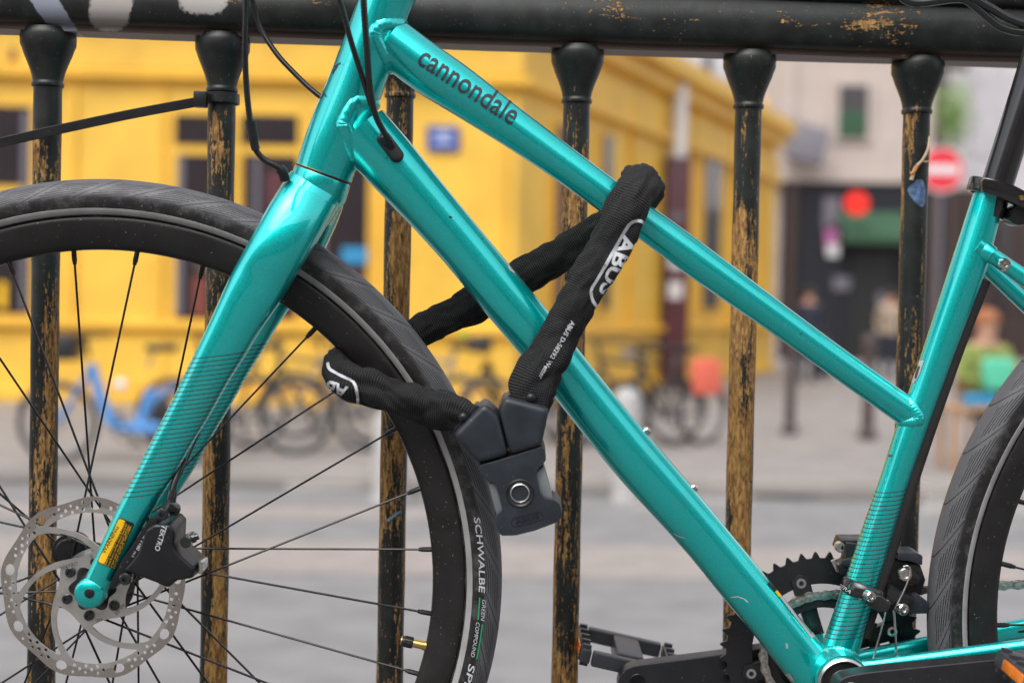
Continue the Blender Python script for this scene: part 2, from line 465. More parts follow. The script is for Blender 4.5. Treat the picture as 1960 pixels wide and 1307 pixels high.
# weathered railing paint: dark green over ochre undercoat
def rail_mat(kind):
    g = G('worn_green_paint_' + kind); v = g.obj(); xyz = g.sep(v)
    if kind == 'baluster':
        rn = g.rnd(); off = g.n('ShaderNodeCombineXYZ'); g.l(g.math('MULTIPLY', rn, 13.7), off.inputs[0]); g.l(g.math('MULTIPLY', rn, 5.3), off.inputs[2]); ofs = off.outputs[0]
        st = g.noise(g.scale(v, (300, 300, 26), ofs), 1.0, 6, .68)
        st2 = g.noise(g.scale(v, (900, 900, 260), ofs), 1.0, 4, .6)
        wide = g.noise(g.scale(v, (52, 52, 6.5), ofs), 1.0, 3, .5)
        bias = g.n('ShaderNodeObjectInfo').outputs['Color']; bx_ = g.sep(bias)[0]
        zz_ = g.math('ADD', xyz[2], g.math('ADD', g.math('MULTIPLY', g.math('SUBTRACT', rn, .5), .10), g.math('MULTIPLY', g.math('SUBTRACT', g.noise(g.scale(v, (50, 50, 12), ofs), 1.0, 3), .5), .22)))
        down = g.step(zz_, -.050, -.105, -.16, .0)
        down = g.math('ADD', down, g.math('MULTIPLY', g.math('SUBTRACT', bx_, .5), .35))
        br = g.noise(g.scale(v, (380, 380, 150), ofs), 1.0, 5, .7)
        q = g.math('ADD', g.math('ADD', g.math('MULTIPLY', st, .50), g.math('MULTIPLY', wide, .64)), g.math('ADD', down, g.math('ADD', g.math('MULTIPLY', st2, .16), g.math('MULTIPLY', br, .40))))
        wear = g.step(q, .868, .892)
    else:
        st = g.noise(g.scale(v, (60, 130, 210)), 1.0, 6, .66); wide = g.noise(g.scale(v, (9, 14, 22)), 1.0, 3, .5)
        q = g.math('ADD', g.math('ADD', g.math('MULTIPLY', st, .45), g.math('MULTIPLY', wide, .62)), g.math('MULTIPLY', g.noise(g.scale(v, (240, 420, 420)), 1.0, 4, .7), .42)); q = g.math('ADD', q, g.math('ADD', g.step(xyz[2], .018, .030, -.12, 0), g.math('ADD', g.step(xyz[0], .28, .38, 0, .062), g.step(xyz[0], .47, .53, 0, -.05)))); wear = g.step(q, .838, .862)
    fine = g.noise(v, 900, 3, .6); blot = g.noise(v, 55, 4)
    wood = g.mix(g.step(g.noise(g.scale(v, (1, 1, .25)), 330, 4), .3, .7), (.17, .080, .022), (.54, .305, .095))
    wood = g.mix(g.step(g.noise(g.scale(v, (520, 520, 120)), 1.0, 4, .65), .52, .66), wood, (.10, .050, .018)) if kind == 'baluster' else wood
    paint = g.mix(g.step(blot, .35, .7), (.0075, .0095, .0088), (.019, .0235, .0215))
    paint = g.mix(g.math('MULTIPLY', g.step(g.noise(v, 380, 3), .66, .72), .6), paint, (.16, .15, .12))
    ls = []
    if kind == 'rail':
        cr = g.step(g.noise(v, 150, 4), .60, .66)
        paint = g.mix(g.math('MULTIPLY', g.step(xyz[2], .010, .004), .85), paint, (.13, .085, .065))     # bare primer on the under edge
        for (cx_, cz_, sx_, sz_, sh_, col_) in GRAF:
            xx = g.math('SUBTRACT', xyz[0], cx_); zz = g.math('SUBTRACT', xyz[2], cz_)
            xx = g.math('ADD', xx, g.math('MULTIPLY', zz, sh_))
            d2 = g.math('ADD', g.math('POWER', g.math('ABSOLUTE', g.math('DIVIDE', xx, sx_)), 3.0), g.math('POWER', g.math('ABSOLUTE', g.math('DIVIDE', zz, sz_)), 3.0))
            d2 = g.math('ADD', d2, g.math('MULTIPLY', g.math('SUBTRACT', g.noise(v, 260, 4), .5), .9))
            mk = g.step(d2, 1.15, .70); paint = g.mix(g.math('MULTIPLY', mk, .93), paint, col_)
            wear = g.math('MULTIPLY', wear, g.math('SUBTRACT', 1.0, g.math('MULTIPLY', mk, .8)))
    c = g.mix(wear, paint, wood)
    g.set(Base_Color=c, Roughness=g.mix(wear, (.42, .42, .42), (.8, .8, .8)))
    h = g.math('ADD', g.math('MULTIPLY', wear, -1.0), g.math('MULTIPLY', blot, .5)); g.bump(h, .5, .0006)
    return g.m
# background materials
def wallmat(name, col, var=.08, scale=1.2, rough=.8, streak=.15):
    g = G(name); v = g.obj(); a = g.noise(v, scale, 6); b = g.noise(g.scale(v, (3, 3, .35)), 1.0, 5)
    c = g.mix(g.step(a, .3, .7), tuple(x * (1 - var) for x in col), tuple(min(1, x * (1 + var)) for x in col))
    c = g.mix(g.math('MULTIPLY', g.step(b, .5, .8), streak), c, tuple(x * .55 for x in col)); g.set(Base_Color=c, Roughness=rough)
    g.bump(g.noise(v, 40, 4), .2, .01); return g.m
M['yellow'] = wallmat('yellow_shop_paint', (.84, .505, .062), rough=.5, var=.10, streak=.16)
M['yellow_trim'] = wallmat('yellow_trim_paint', (.84, .49, .054), rough=.45, streak=.10)
M['cream'] = wallmat('cream_stone', (.47, .40, .365)); M['palegrey'] = wallmat('pale_grey_render', (.55, .53, .56))
M['navy'] = wallmat('navy_shop_paint', (.008, .009, .015), rough=.75); M['brown'] = wallmat('brown_shop_wood', (.042, .022, .018), rough=.6)
M['maroon'] = wallmat('maroon_paint', (.10, .03, .04), rough=.4); M['asphalt'] = wallmat('worn_asphalt', (.225, .22, .225), var=.14, scale=3, streak=.06)
M['pave'] = wallmat('pavement_asphalt', (.275, .25, .24), var=.12, scale=2.5, streak=.1); M['kerbstone'] = wallmat('granite_kerb', (.34, .31, .29))
M['markpaint'] = wallmat('worn_road_paint', (.32, .305, .295), var=.15, scale=5, streak=.2); M['patch'] = wallmat('pale_road_patch', (.31, .275, .26), var=.1, scale=4)
M['bollard_white'] = simple('pale_bollard_paint', (.46, .45, .44), .5); M['bollard_brown'] = simple('brown_bollard_paint', (.075, .052, .052), .45)
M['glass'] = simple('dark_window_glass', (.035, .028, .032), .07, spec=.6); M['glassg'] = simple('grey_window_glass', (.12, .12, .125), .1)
M['green_awning'] = simple('green_awning_cloth', (.03, .085, .045), .8); M['red_sign'] = simple('red_sign_face', (.70, .015, .006), .4, emit=((1, .03, .01), .2))
M['sign_red'] = simple('road_sign_red', (.72, .03, .05), .4); M['sign_white'] = simple('road_sign_white', (.75, .74, .76), .4)
M['sign_blue'] = simple('enamel_blue', (.02, .075, .34), .3); M['leaf'] = simple('spring_leaf', (.16, .30, .025), .5, var=.4, scale=30)
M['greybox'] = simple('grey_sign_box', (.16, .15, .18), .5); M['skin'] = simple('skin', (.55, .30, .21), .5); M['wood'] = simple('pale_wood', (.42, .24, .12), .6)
M['bike_blue'] = simple('bright_blue_paint', (.09, .30, .66), .35); M['bike_black'] = simple('dark_bike_paint', (.02, .02, .022), .4)
M['bike_grey'] = simple('grey_bike_paint', (.22, .22, .23), .4); M['coral'] = simple('coral_cloth', (.80, .16, .10), .7); M['lime'] = simple('lime_plastic', (.20, .60, .04), .5)
M['cloth_green'] = simple('olive_green_cloth', (.20, .25, .06), .8); M['cloth_teal'] = simple('mint_cloth', (.10, .55, .36), .7); M['cloth_dark'] = simple('dark_cloth', (.02, .024, .045), .8)
M['cloth_beige'] = simple('beige_cloth', (.36, .29, .22), .8); M['hair'] = simple('auburn_hair', (.35, .13, .05), .6); M['hair_dark'] = simple('dark_hair', (.02, .015, .012), .5)
M['poster_red'] = simple('faded_red_poster', (.20, .045, .03), .6); M['poster_blue'] = simple('blue_poster', (.03, .26, .50), .5); M['poster_pink'] = simple('pink_poster', (.45, .14, .34), .5)
M['trunk'] = simple('bark', (.10, .07, .06), .9)
M['zinc'] = wallmat('zinc_roof', (.24, .25, .28))

# ================================================================== THE SETTING
ZT = 0.91                                   # level of the raised pavement the bike stands on
def sheet(x0, x1, y0, y1, z): return mesh_from([(x0, y0, z), (x1, y0, z), (x1, y1, z), (x0, y1, z)], [(0, 1, 2, 3)], smooth=False)
structure('ground', sheet(-300, 300, -300, 300, -0.03), M['pave'])
structure('street', sheet(-80, 80, 1.80, 11.55, 0.0), M['asphalt'])
structure('raised_pavement', as_mesh(box((0, -7.1, ZT / 2 - .01), 60, 17.8, ZT + .02 - .02)), wallmat('dark_pavement', (.125, .12, .118), scale=6))
structure('far_pavement', as_mesh(box((0, 11.72 + 60, .06 - .05), 160, 120, .22)), M['pave'])
structure('gutter', as_mesh(box((0, 11.36, -.002), 160, .34, .012)), wallmat('dirty_gutter', (.10, .095, .09)))  # dark strip along the gutter; the kerb's shadow is put into its colour
structure('far_kerb', bevel_mesh(box((0, 11.62, .005), 160, .18, .232), .02, 2), M['kerbstone'])
def ground_patch(name, pts, mat, z=.004):
    V = [gp(x, y, z) for x, y in pts]; return structure(name, mesh_from(V, [tuple(range(len(V)))], smooth=False), mat)
ground_patch('road_marking', [(1215, 950), (1610, 925), (1600, 950), (1210, 978)], M['markpaint'])
ground_patch('road_marking', [(560, 915), (720, 915), (720, 935), (540, 937)], M['markpaint'])
ground_patch('road_marking', [(1770, 945), (2100, 940), (2100, 985), (1760, 985)], M['markpaint'])
ground_patch('repaired_road_strip', [(-300, 1020), (2300, 1062), (2300, 1122), (-300, 1085)], M['patch'])
ground_patch('repaired_road_strip', [(-300, 960), (1000, 975), (980, 995), (-300, 985)], M['patch'])

# ---- unseen houses added behind the viewpoint to shape reflections in the paint and glass
YB = -17.0; HB_ = 10.5
bm_ = []
def wallpiece(x0, x1, z0, z1, y=YB): bm_.append(box(((x0 + x1) / 2, y - .2, (z0 + z1) / 2), x1 - x0, .4, z1 - z0))
xs_ = [-34 + 2.6 * i for i in range(27)]
for fl in range(4):
    z0 = fl * 2.62; wallpiece(-34, 34, z0, z0 + .9); wallpiece(-34, 34, z0 + 2.4, z0 + 2.62)
    for x in xs_[:-1]: wallpiece(x, x + 1.5, z0 + .9, z0 + 2.4)
structure('buildings_behind', as_mesh(join_data(*bm_)), wallmat('dark_brick_houses', (.40, .345, .31)))
structure('window_glass_behind', as_mesh(box((0, YB - .3, HB_ / 2), 67.8, .04, HB_ - .1)), M['glass'])

# ---- yellow corner shop
YF = 18.3
ZP = 0.12
def quad_box(p, q, depth, nrm):
    """box from lower-left p to upper-right q (both on one upright plane), extruded by depth along nrm"""
    p = Vector(p); q = Vector(q); h = Vector((q.x - p.x, q.y - p.y, 0)); V = []
    for d in (0, depth):
        o = nrm * d
        V += [p + o, p + h + o, Vector((q.x, q.y, q.z)) + o, Vector((p.x, p.y, q.z)) + o]
    return V, [(0, 1, 2, 3), (7, 6, 5, 4), (0, 4, 5, 1), (1, 5, 6, 2), (2, 6, 7, 3), (3, 7, 4, 0)]
corner = yp(990, 400, YF)
shop = thing('corner_shop', 'yellow painted corner shop with dark windows across the street', 'building', (corner.x, YF, ZP))
NF = Vector((0, -1, 0)); DR = Vector((math.sin(R_(23.3)), math.cos(R_(23.3)), 0)); NR = Vector((DR.y, -DR.x, 0))
def rp(x, y):                                # point on the receding side wall
    d = ray(x, y); o = Vector((corner.x, corner.y, 0)); return CAM + d * ((o - CAM).dot(NR) / d.dot(NR))
xl, xr = -24.0, corner.x
HT = 9.0
endR = rp(1482, 500); tR = (endR - Vector((corner.x, corner.y, endR.z))).dot(DR)
zc = yp(980, 40, YF).z; zc = zc + 0.25                                   # cornice level
plan = [(xl, YF), (corner.x, YF), (endR.x, endR.y), (endR.x - 8, endR.y + 2), (xl, endR.y + 2)]
V = [Vector((x, y, ZP)) for x, y in plan] + [Vector((x, y, zc)) for x, y in plan]; n_ = 5
link('wall', mesh_from(V, [tuple(range(4, -1, -1)), tuple(range(5, 10))] + [(i, (i + 1) % 5, (i + 1) % 5 + 5, i + 5) for i in range(5)], smooth=False), M['yellow'], shop)
def front(name, x0, y0, x1, y1, depth, mat, off=0.0, par=shop):
    a = yp(x0, y1, YF); b = yp(x1, y0, YF); a.y = b.y = YF - off
    return link(name, bevel_mesh(quad_box(a, b, depth, NF), .01, 1), mat, par)
def side(name, x0, y0, x1, y1, depth, mat, off=0.0, par=shop):
    """heights taken at the nearer end so that edges stay level"""
    a = rp(x0, y1); b = rp(x1, y0); zt = rp(x0, y0).z; zb = a.z
    a = a + NR * off; b = b + NR * off; a.z = zb; b.z = zt
    return link(name, bevel_mesh(quad_box(a, b, depth, NR), .01, 1), mat, par)
# front mouldings
def band(name, ztop, zbot, out, mat):
    o = link(name, bevel_mesh(join_data(quad_box(Vector((xl, YF, zbot)), Vector((corner.x + out, YF, ztop)), out, NF),
        quad_box(Vector((corner.x, corner.y, zbot)), Vector((endR.x, endR.y, ztop)), out, NR)), .015, 1), mat, shop); return o
zb = lambda y: yp(500, y, YF).z
band('cornice', zc + .25, zc - .05, .42, M['yellow_trim'])
band('lower_cornice', zc - .05, zc - .30, .22, M['yellow_trim'])
band('fascia_moulding', zb(143), zb(158), .16, M['yellow_trim'])
band('fascia_board', zb(66), zb(140), .05, M['yellow'])
band('plinth', zb(752), ZP, .10, M['yellow_trim'])
band('sill_moulding', zb(618), zb(634), .12, M['yellow_trim'])
def window(x0, y0, x1, y1, cols, transom, fill=M['glass']):
    w_ = front('window', x0 - 10, y0 - 10, x1 + 10, y1 + 8, .04, M['yellow_trim'])
    xs = [x0 + (x1 - x0) * i / cols for i in range(cols + 1)]
    for i in range(cols):
        for (ya, yb) in ((y0, transom - 10), (transom + 10, y1)):
            front('pane', xs[i] + (8 if i else 0), ya, xs[i + 1] - (8 if i < cols - 1 else 0), yb, .012, fill, off=.041, par=w_)
    for i in range(1, cols):
        front('mullion', xs[i] - 8, y0, xs[i] + 8, y1, .07, M['yellow_trim'], par=w_)
    return w_
window(-260, 205, 62, 600, 3, 365)
wb = window(336, 222, 572, 610, 2, 288)
window(606, 222, 706, 612, 1, 300)
front('poster', 370, 530, 398, 604, .006, M['poster_red'], off=.056)  # red-brown panel painting in a person's reflection on the glass
front('poster', 655, 474, 704, 505, .006, M['poster_blue'], off=.056)
front('poster', 0, 540, 16, 590, .006, M['label_yellow'], off=.056)
for x0, x1 in ((66, 100), (132, 316), (330, 600), (620, 705)):
    front('panel_board', x0, 645, x1, 740, .03, M['yellow'])
for x0, x1 in ((132, 150), (300, 318), (722, 742), (955, 975)):
    front('pilaster', x0, 160, x1, 615, .05, M['yellow_trim'])
for x0, x1, y0, y1 in ((338, 354, 300, 604), (484, 498, 302, 604), (42, 58, 214, 594), (612, 626, 312, 600)): front('curtain', x0, y0, x1, y1, .006, M['greybox'], off=.056)  # grey strips painting in the reflections on the window panes
for x0, x1, y0, y1, mt in ((500, 560, 520, 600, 'maroon'), (376, 400, 420, 520, 'trunk'), (640, 700, 520, 606, 'maroon'), (510, 545, 330, 400, 'maroon')): front('display', x0, y0, x1, y1, .004, M[mt], off=.056)
front('letter_mark', 22, 96, 34, 118, .02, M['poster_red'], off=.06)
# receding side
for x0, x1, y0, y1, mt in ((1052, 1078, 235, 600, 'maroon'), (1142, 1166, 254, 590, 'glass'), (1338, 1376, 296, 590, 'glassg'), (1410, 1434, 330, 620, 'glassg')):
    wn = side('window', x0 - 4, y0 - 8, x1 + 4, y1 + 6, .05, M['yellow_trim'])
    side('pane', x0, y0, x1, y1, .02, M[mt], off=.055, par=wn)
for x in (1105, 1205, 1320, 1396, 1455):
    side('pilaster', x - 7, 180, x + 7, 640, .08, M['yellow_trim'])
sn = thing('street_sign', 'small blue enamel street name plate on the yellow wall', 'street sign', yp(848, 290, YF))
a = yp(817, 290, YF); b = yp(880, 243, YF); a.y = b.y = YF - .03
link('plate', bevel_mesh(quad_box(a, b, .02, NF), .01, 1), M['sign_blue'], sn)
for yy in (256, 272):
    a = yp(832, yy + 5, YF); b = yp(866, yy - 4, YF); a.y = b.y = YF - .051; link('lettering', as_mesh(quad_box(a, b, .003, NF)), simple('pale_enamel_%d' % yy, (.45, .50, .72), .4), sn)
pd = rp(1268, 600) + NR * .22
dp = thing('drainpipe', 'drainpipe on the side of the yellow shop, white above and maroon below', 'drainpipe', (pd.x, pd.y, ZP))
pz = rp(1268, 300).z; pt = rp(1268, 160).z
link('upper_pipe', as_mesh(cyl((pd.x, pd.y, pz), (pd.x, pd.y, pt), .13, seg=14)), M['sign_white'], dp)
link('casing', bevel_mesh(box((pd.x, pd.y, (pz + ZP) / 2), .42, .3, pz - ZP), .03), M['maroon'], dp)
for yy, hh in ((500, 30), (555, 34), (415, 16)):
    p = rp(1266, yy); link('sticker', as_mesh(box((pd.x - .02, pd.y - .155, p.z), .24, .008, hh * .0085)), M['greybox' if hh < 20 else 'sign_white'], dp)

# ---- buildings further down the side street
YC = 40.0
cb = thing('stone_building', 'cream stone building with a dark shopfront behind the yellow shop', 'building', yp(1630, 690, YC))
def far(name, x0, y0, x1, y1, mat, off=0.0, depth=.3, par=cb, Y=YC):
    a = yp(x0, y1, Y); b = yp(x1, y0, Y); a.z = max(a.z, ZP); b.z = b.z; a.y = b.y = Y - off; a_, b_ = a, b
    return link(name, bevel_mesh(quad_box(a_, b_, depth, NF), .02, 1), mat, par)
far('wall', 1440, -260, 1812, 700, M['cream'], off=-6, depth=6)
far('wall_ledge', 1440, 332, 1812, 348, M['cream'], depth=.35)
wf = far('window', 1590, 152, 1672, 272, M['cream'], depth=.12)
far('pane', 1603, 166, 1660, 264, M['glass'], off=.125, depth=.02, par=wf); far('shutter', 1603, 215, 1655, 264, M['green_awning'], off=.15, depth=.03, par=wf)
far('pier', 1482, -100, 1530, 332, M['cream'], depth=.12)
sf = far('shopfront', 1488, 352, 1812, 700, M['navy'], depth=.25)
far('doorway', 1622, 470, 1702, 700, M['label_black'], off=.26, depth=.02, par=sf)
far('pilaster', 1496, 352, 1522, 700, M['brown'], off=.26, depth=.15, par=sf)
for x0, y0, x1, y1, mt in ((1570, 380, 1604, 440, 'greybox'), (1574, 432, 1604, 470, 'poster_pink'), (1578, 468, 1602, 492, 'sign_white'), (1590, 530, 1624, 556, 'greybox'), (1672, 560, 1700, 586, 'greybox')):
    far('poster', x0, y0, x1, y1, M[mt], off=.27, depth=.03, par=sf)
aw = thing('awning', 'dark green awning over the dark shopfront doorway', 'awning', yp(1660, 470, YC))
a = yp(1598, 468, YC); b = yp(1722, 408, YC)
V = [(a.x, YC - .4, b.z), (b.x, YC - .4, b.z), (b.x, YC - 1.4, a.z + .2), (a.x, YC - 1.4, a.z + .2), (b.x, YC - 1.4, a.z), (a.x, YC - 1.4, a.z), (a.x, YC - .4, a.z), (b.x, YC - .4, a.z)]
link('canopy', mesh_from(V, [(0, 1, 2, 3), (3, 2, 4, 5), (0, 3, 5, 6), (1, 7, 4, 2), (0, 6, 7, 1), (5, 4, 7, 6)], smooth=False), M['green_awning'], aw)
p = yp(1640, 390, YC - 1.6)
tag(link('round_sign', as_mesh(lathe([(0, -.1), (.30, -.1), (.32, -.07), (.32, .07), (.30, .1), (0, .1)], p, (0, 1, 0), (1, 0, 0), 28)), M['red_sign']), 'round glowing red shop sign above the green awning', 'shop sign')
p = yp(1544, 276, YC - .8)
bx = tag(link('box_sign', bevel_mesh(box(p, 1.0, .5, 1.0, X=Vector((.93, -.2, -.3)).normalized(), Z=Vector((.2, 0, .98))), .03), M['greybox']), 'grey box sign sticking out from the cream stone wall', 'shop sign')
gb = thing('grey_building', 'pale grey apartment building seen above the yellow shop roof', 'building', yp(1350, 650, 60))
far('wall', 1000, -500, 1470, 700, M['palegrey'], off=-8, depth=8, par=gb, Y=60)
for x0 in (1150, 1245, 1340, 1425):
    for y0 in (-60, 85, 180):
        wn = far('window', x0, y0, x0 + 26, y0 + 60, M['palegrey'], depth=.15, par=gb, Y=60); far('pane', x0 + 4, y0 + 4, x0 + 22, y0 + 56, M['glassg'], off=.16, depth=.02, par=wn, Y=60)
lb = thing('lilac_building', 'pale lilac grey building with a brown shopfront at the far right', 'building', yp(1900, 680, 44))
far('wall', 1800, -300, 2300, 700, M['palegrey'], off=-6, depth=6, par=lb, Y=44)
bsf = far('shopfront', 1780, 368, 1880, 700, M['brown'], off=.5, depth=.6, par=lb, Y=44); bsf = far('shopfront', 1880, 400, 2250, 700, M['brown'], depth=.4, par=lb, Y=44)
for x0, x1 in ((1895, 1930), (1945, 1990)): far('pane', x0, 420, x1, 600, M['glass'], off=.41, depth=.02, par=bsf, Y=44)
for x0 in (1990, 2100): far('window', x0, 60, x0 + 60, 200, M['glassg'], depth=.1, par=lb, Y=44)
for x0 in (1860, 1915): far('panel_board', x0, 130, x0 + 40, 300, M['palegrey'], depth=.06, par=lb, Y=44)

# ---- street furniture
lp = thing('street_lamp', 'brown street lamp post with a bracket arm', 'street lamp', (yp(1793, 300, 30).x, 30, ZP))
q0 = yp(1793, 300, 30); zt_ = yp(1793, 128, 30).z
link('pole', as_mesh(sweep([(q0.x, 30, ZP), (q0.x, 30, 1.2), (q0.x, 30, zt_)], lambda t: .13 - .05 * t, 12)), M['bollard_brown'], lp)
link('arm', as_mesh(sweep([(q0.x - .25, 30, zt_ + .02), (q0.x + .1, 30, zt_ + .05), (q0.x + .6, 30, zt_ - .02)], lambda t: .11 - .03 * t, 10)), M['bollard_brown'], lp)
ne = thing('no_entry_sign', 'round red no entry sign with a white bar on a post', 'road sign', (yp(1803, 325, 24).x, 24, ZP))
p = yp(1803, 325, 24)
link('disc', as_mesh(lathe([(0, -.01), (.36, -.01), (.365, 0), (.36, .012), (0, .012)], p, (0, 1, 0), (1, 0, 0), 40)), M['sign_red'], ne)
link('bar', as_mesh(box(p + Vector((0, -.018, .0)), .56, .008, .15)), M['sign_white'], ne)
link('rim', as_mesh(lathe([(.36, -.014), (.385, -.014), (.385, .014), (.36, .014)], p, (0, 1, 0), (1, 0, 0), 40, closed=True)), M['sign_white'], ne)
link('post', as_mesh(cyl((p.x, 24.06, ZP), (p.x, 24.06, p.z + .3), .035)), M['greybox'], ne)
def bollard(px, pyb, pyt, label, mat, r, grp, dome):
    b0 = gp(px, pyb, ZP if mat == 'bollard_brown' else 0.0); Y = b0.y; zt = yp(px, pyt, Y).z; h = zt - b0.z
    if dome: pr = [(r * 1.15, 0), (r * 1.15, .05), (r, .06), (r, h - r * .8)] + [(r * math.cos(R_(a)), h - r * .8 + r * .8 * math.sin(R_(a))) for a in (20, 45, 70, 90)]
    else: pr = [(r * 1.5, 0), (r * 1.5, .08), (r, .12), (r * .85, h * .8), (r * 1.2, h * .82), (r * 1.2, h * .85), (r * .8, h * .87), (r * 1.25, h * .94), (r * .9, h), (0, h)]
    return tag(link('bollard', as_mesh(lathe(pr, b0, (0, 0, 1), (1, 0, 0), 20)), M[mat]), label, 'bollard', grp)
bollard(1196, 962, 742, 'fat white bollard beyond the down tube at the kerb', 'bollard_white', .10, 'white bollards at the kerb', True)
bollard(746, 960, 782, 'fat white bollard showing behind the front wheel rim', 'bollard_white', .13, 'white bollards at the kerb', True)
bollard(1511, 832, 640, 'thin brown bollard nearest the yellow shop corner', 'bollard_brown', .062, 'brown bollards on the far pavement', False)
bollard(1660, 842, 640, 'thin brown bollard seen under the top tube near the seat tube', 'bollard_brown', .068, 'brown bollards on the far pavement', False)

# small tree
tp = yp(1826, 225, 27)
tr = thing('young_tree', 'small tree with fresh light green leaves by the street lamp', 'tree', (tp.x, 27, ZP))
link('trunk', as_mesh(sweep([(tp.x, 27, ZP), (tp.x + .03, 27, 2), (tp.x - .02, 27.02, tp.z - .2)], lambda t: .05 - .03 * t, 8)), M['trunk'], tr)
V, F = [], []
for i in range(520):
    d = Vector((random.gauss(0, .15), random.gauss(0, .2), random.gauss(0, .34))); c = Vector((tp.x, 27, tp.z)) + d
    a = Vector((random.uniform(-1, 1), random.uniform(-1, 1), random.uniform(-1, 1))).normalized() * .055; b = a.orthogonal().normalized() * .03
    k = len(V); V += [c - a, c + b, c + a, c - b]; F.append((k, k + 1, k + 2, k + 3))
o = link('crown', mesh_from(V, F, smooth=False), M['leaf'], tr); o['kind'] = 'stuff'

# ---- parked bikes
def torus(c, ax, xd, R, r, seg=36, s2=8):
    return lathe([(R + r * math.cos(2 * PI * k / s2), r * math.sin(2 * PI * k / s2)) for k in range(s2)], c, ax, xd, seg, closed=True)
def parked_bike(label, pos, ang, mat, kind='city', grp='bicycles parked along the far kerb', extra=None):
    X = Vector((math.cos(ang), math.sin(ang), 0)); Yv = Vector((-math.sin(ang), math.cos(ang), 0)); Z = Vector((0, 0, 1))
    Zl = (Z + Yv * .08).normalized(); o = Vector(pos)
    P = lambda x, z, y=0: o + X * x + Zl * z + Yv * y
    t = thing('parked_bicycle', label, 'bicycle', o, grp)
    rw = .335; A, B = P(0, rw), P(1.08, rw)
    for c in (A, B):
        wh = link('wheel', as_mesh(torus(c, Yv, X, rw - .022, .022)), M['tyre_plain'], t)
        link('rim', as_mesh(torus(c, Yv, X, rw - .05, .012, 32, 6)), M['bike_grey'], wh)
        sp = join_data(*[cyl(c + X * .02 * math.cos(a_) + Zl * .02 * math.sin(a_), c + X * (rw - .05) * math.cos(a_) + Zl * (rw - .05) * math.sin(a_), .0018, seg=4) for a_ in [2 * PI * i / 20 for i in range(20)]], cyl(c - Yv * .05, c + Yv * .05, .02))
        link('spokes', as_mesh(sp), M['bike_grey'], wh)['kind'] = 'stuff'
    bb = P(.56, .29)
    if kind == 'step':
        fr = join_data(sweep(catmull([P(.25, .82), P(.32, .62), P(.43, .36), P(.56, .30), P(.68, .36), P(.76, .62)], 20), .045, 10),
                       sweep([P(.76, .62), B], .018, 8), sweep([bb, B], .02, 8), sweep([P(.70, .42), P(.86, .60), P(1.02, .66)], .03, 10))
    else:
        fr = join_data(sweep([P(.24, .80), bb], .022, 8), sweep([P(.23, .86), P(.70, .80)], .02, 8), sweep([bb, P(.72, .88)], .019, 8), sweep([P(.70, .80), B], .011, 8), sweep([bb, B], .012, 8), sweep([P(.25, .78), P(.22, .92)], .023, 8))
    link('frame', as_mesh(fr), mat, t)
    link('fork', as_mesh(join_data(sweep(catmull([P(.25, .80, .0), P(.19, .66, .045), P(.0, rw, .055)], 8), .015, 8), sweep(catmull([P(.25, .80, .0), P(.19, .66, -.045), P(.0, rw, -.055)], 8), .015, 8))), mat, t)
    hb = link('handlebar', as_mesh(join_data(sweep([P(.23, .88), P(.20, 1.02)], .018, 8), sweep(catmull([P(.34, 1.06, -.30), P(.22, 1.05, -.18), P(.20, 1.03, 0), P(.22, 1.05, .18), P(.34, 1.06, .30)], 16), .013, 8))), M['bike_black'], t)
    link('saddle', bevel_mesh(join_data(([P(.68, .97, -.075), P(.68, .97, .075), P(.92, .99, .0)][::1] + [P(.96, .975, -.09), P(.96, .975, .09), P(.64, .96, 0)], [(5, 0, 3, 4, 1)]), box(P(.83, .965), .26, .14, .06, X, Yv, Zl)), .02), M['bike_black'], t)
    link('seat_post', as_mesh(cyl(P(.72, .80), P(.77, .96), .014)), M['bike_grey'], t)
    cr = link('chainring', as_mesh(torus(bb - Yv * .05, Yv, X, .085, .008, 24, 6)), M['bike_black'], t)
    for q in (-1, 1):
        link('crank_arm', as_mesh(sweep([bb + Yv * .07 * q, bb + Yv * .07 * q - X * .12 * q + Zl * .11 * q], .012, 6)), M['bike_black'], t)
        link('pedal', as_mesh(box(bb + Yv * .12 * q - X * .12 * q + Zl * .11 * q, .09, .1, .025, X, Yv, Zl)), M['bike_black'], t)
    arc = [P(.0 + (rw + .02) * math.cos(R_(a_)), rw + (rw + .02) * math.sin(R_(a_))) for a_ in range(20, 175, 12)]
    arc2 = [P(1.08 + (rw + .02) * math.cos(R_(a_)), rw + (rw + .02) * math.sin(R_(a_))) for a_ in range(5, 170, 12)]
    link('mudguard', as_mesh(sweep(arc, lambda t_: (.028, .004), 8, up=Yv)), mat, t); link('mudguard', as_mesh(sweep(arc2, lambda t_: (.028, .004), 8, up=Yv)), mat, t)
    if extra: extra(t, P, X, Yv, Zl)
    return t
M['tyre_plain'] = simple('plain_tyre', (.03, .03, .03), .7)
def blue_extra(t, P, X, Yv, Z):
    link('basket', bevel_mesh(box(P(.0, .96), .30, .36, .22, X, Yv, Z), .03), M['bike_black'], t)
    link('lamp', as_mesh(lathe([(0, -.03), (.045, -.03), (.05, .0), (0, .03)], P(.52, .66, -.09), -Yv, X, 16)), M['sign_white'], t)
    link('battery_case', bevel_mesh(box(P(.84, .44), .14, .1, .20, X, Yv, Z), .03), M['bike_black'], t); link('chain_case', bevel_mesh(box(P(.74, .31, -.06), .26, .05, .09, X, Yv, Z), .03), M['bike_blue'], t)
parked_bike('blue share bicycle with a low step through frame', gp(108, 887, ZP) + Vector((0, 0, 0)), R_(2), M['bike_blue'], 'step', extra=blue_extra)
parked_bike('dark bicycle parked behind the front wheel spokes of the teal bicycle', gp(330, 868, ZP), R_(3), M['bike_black'])
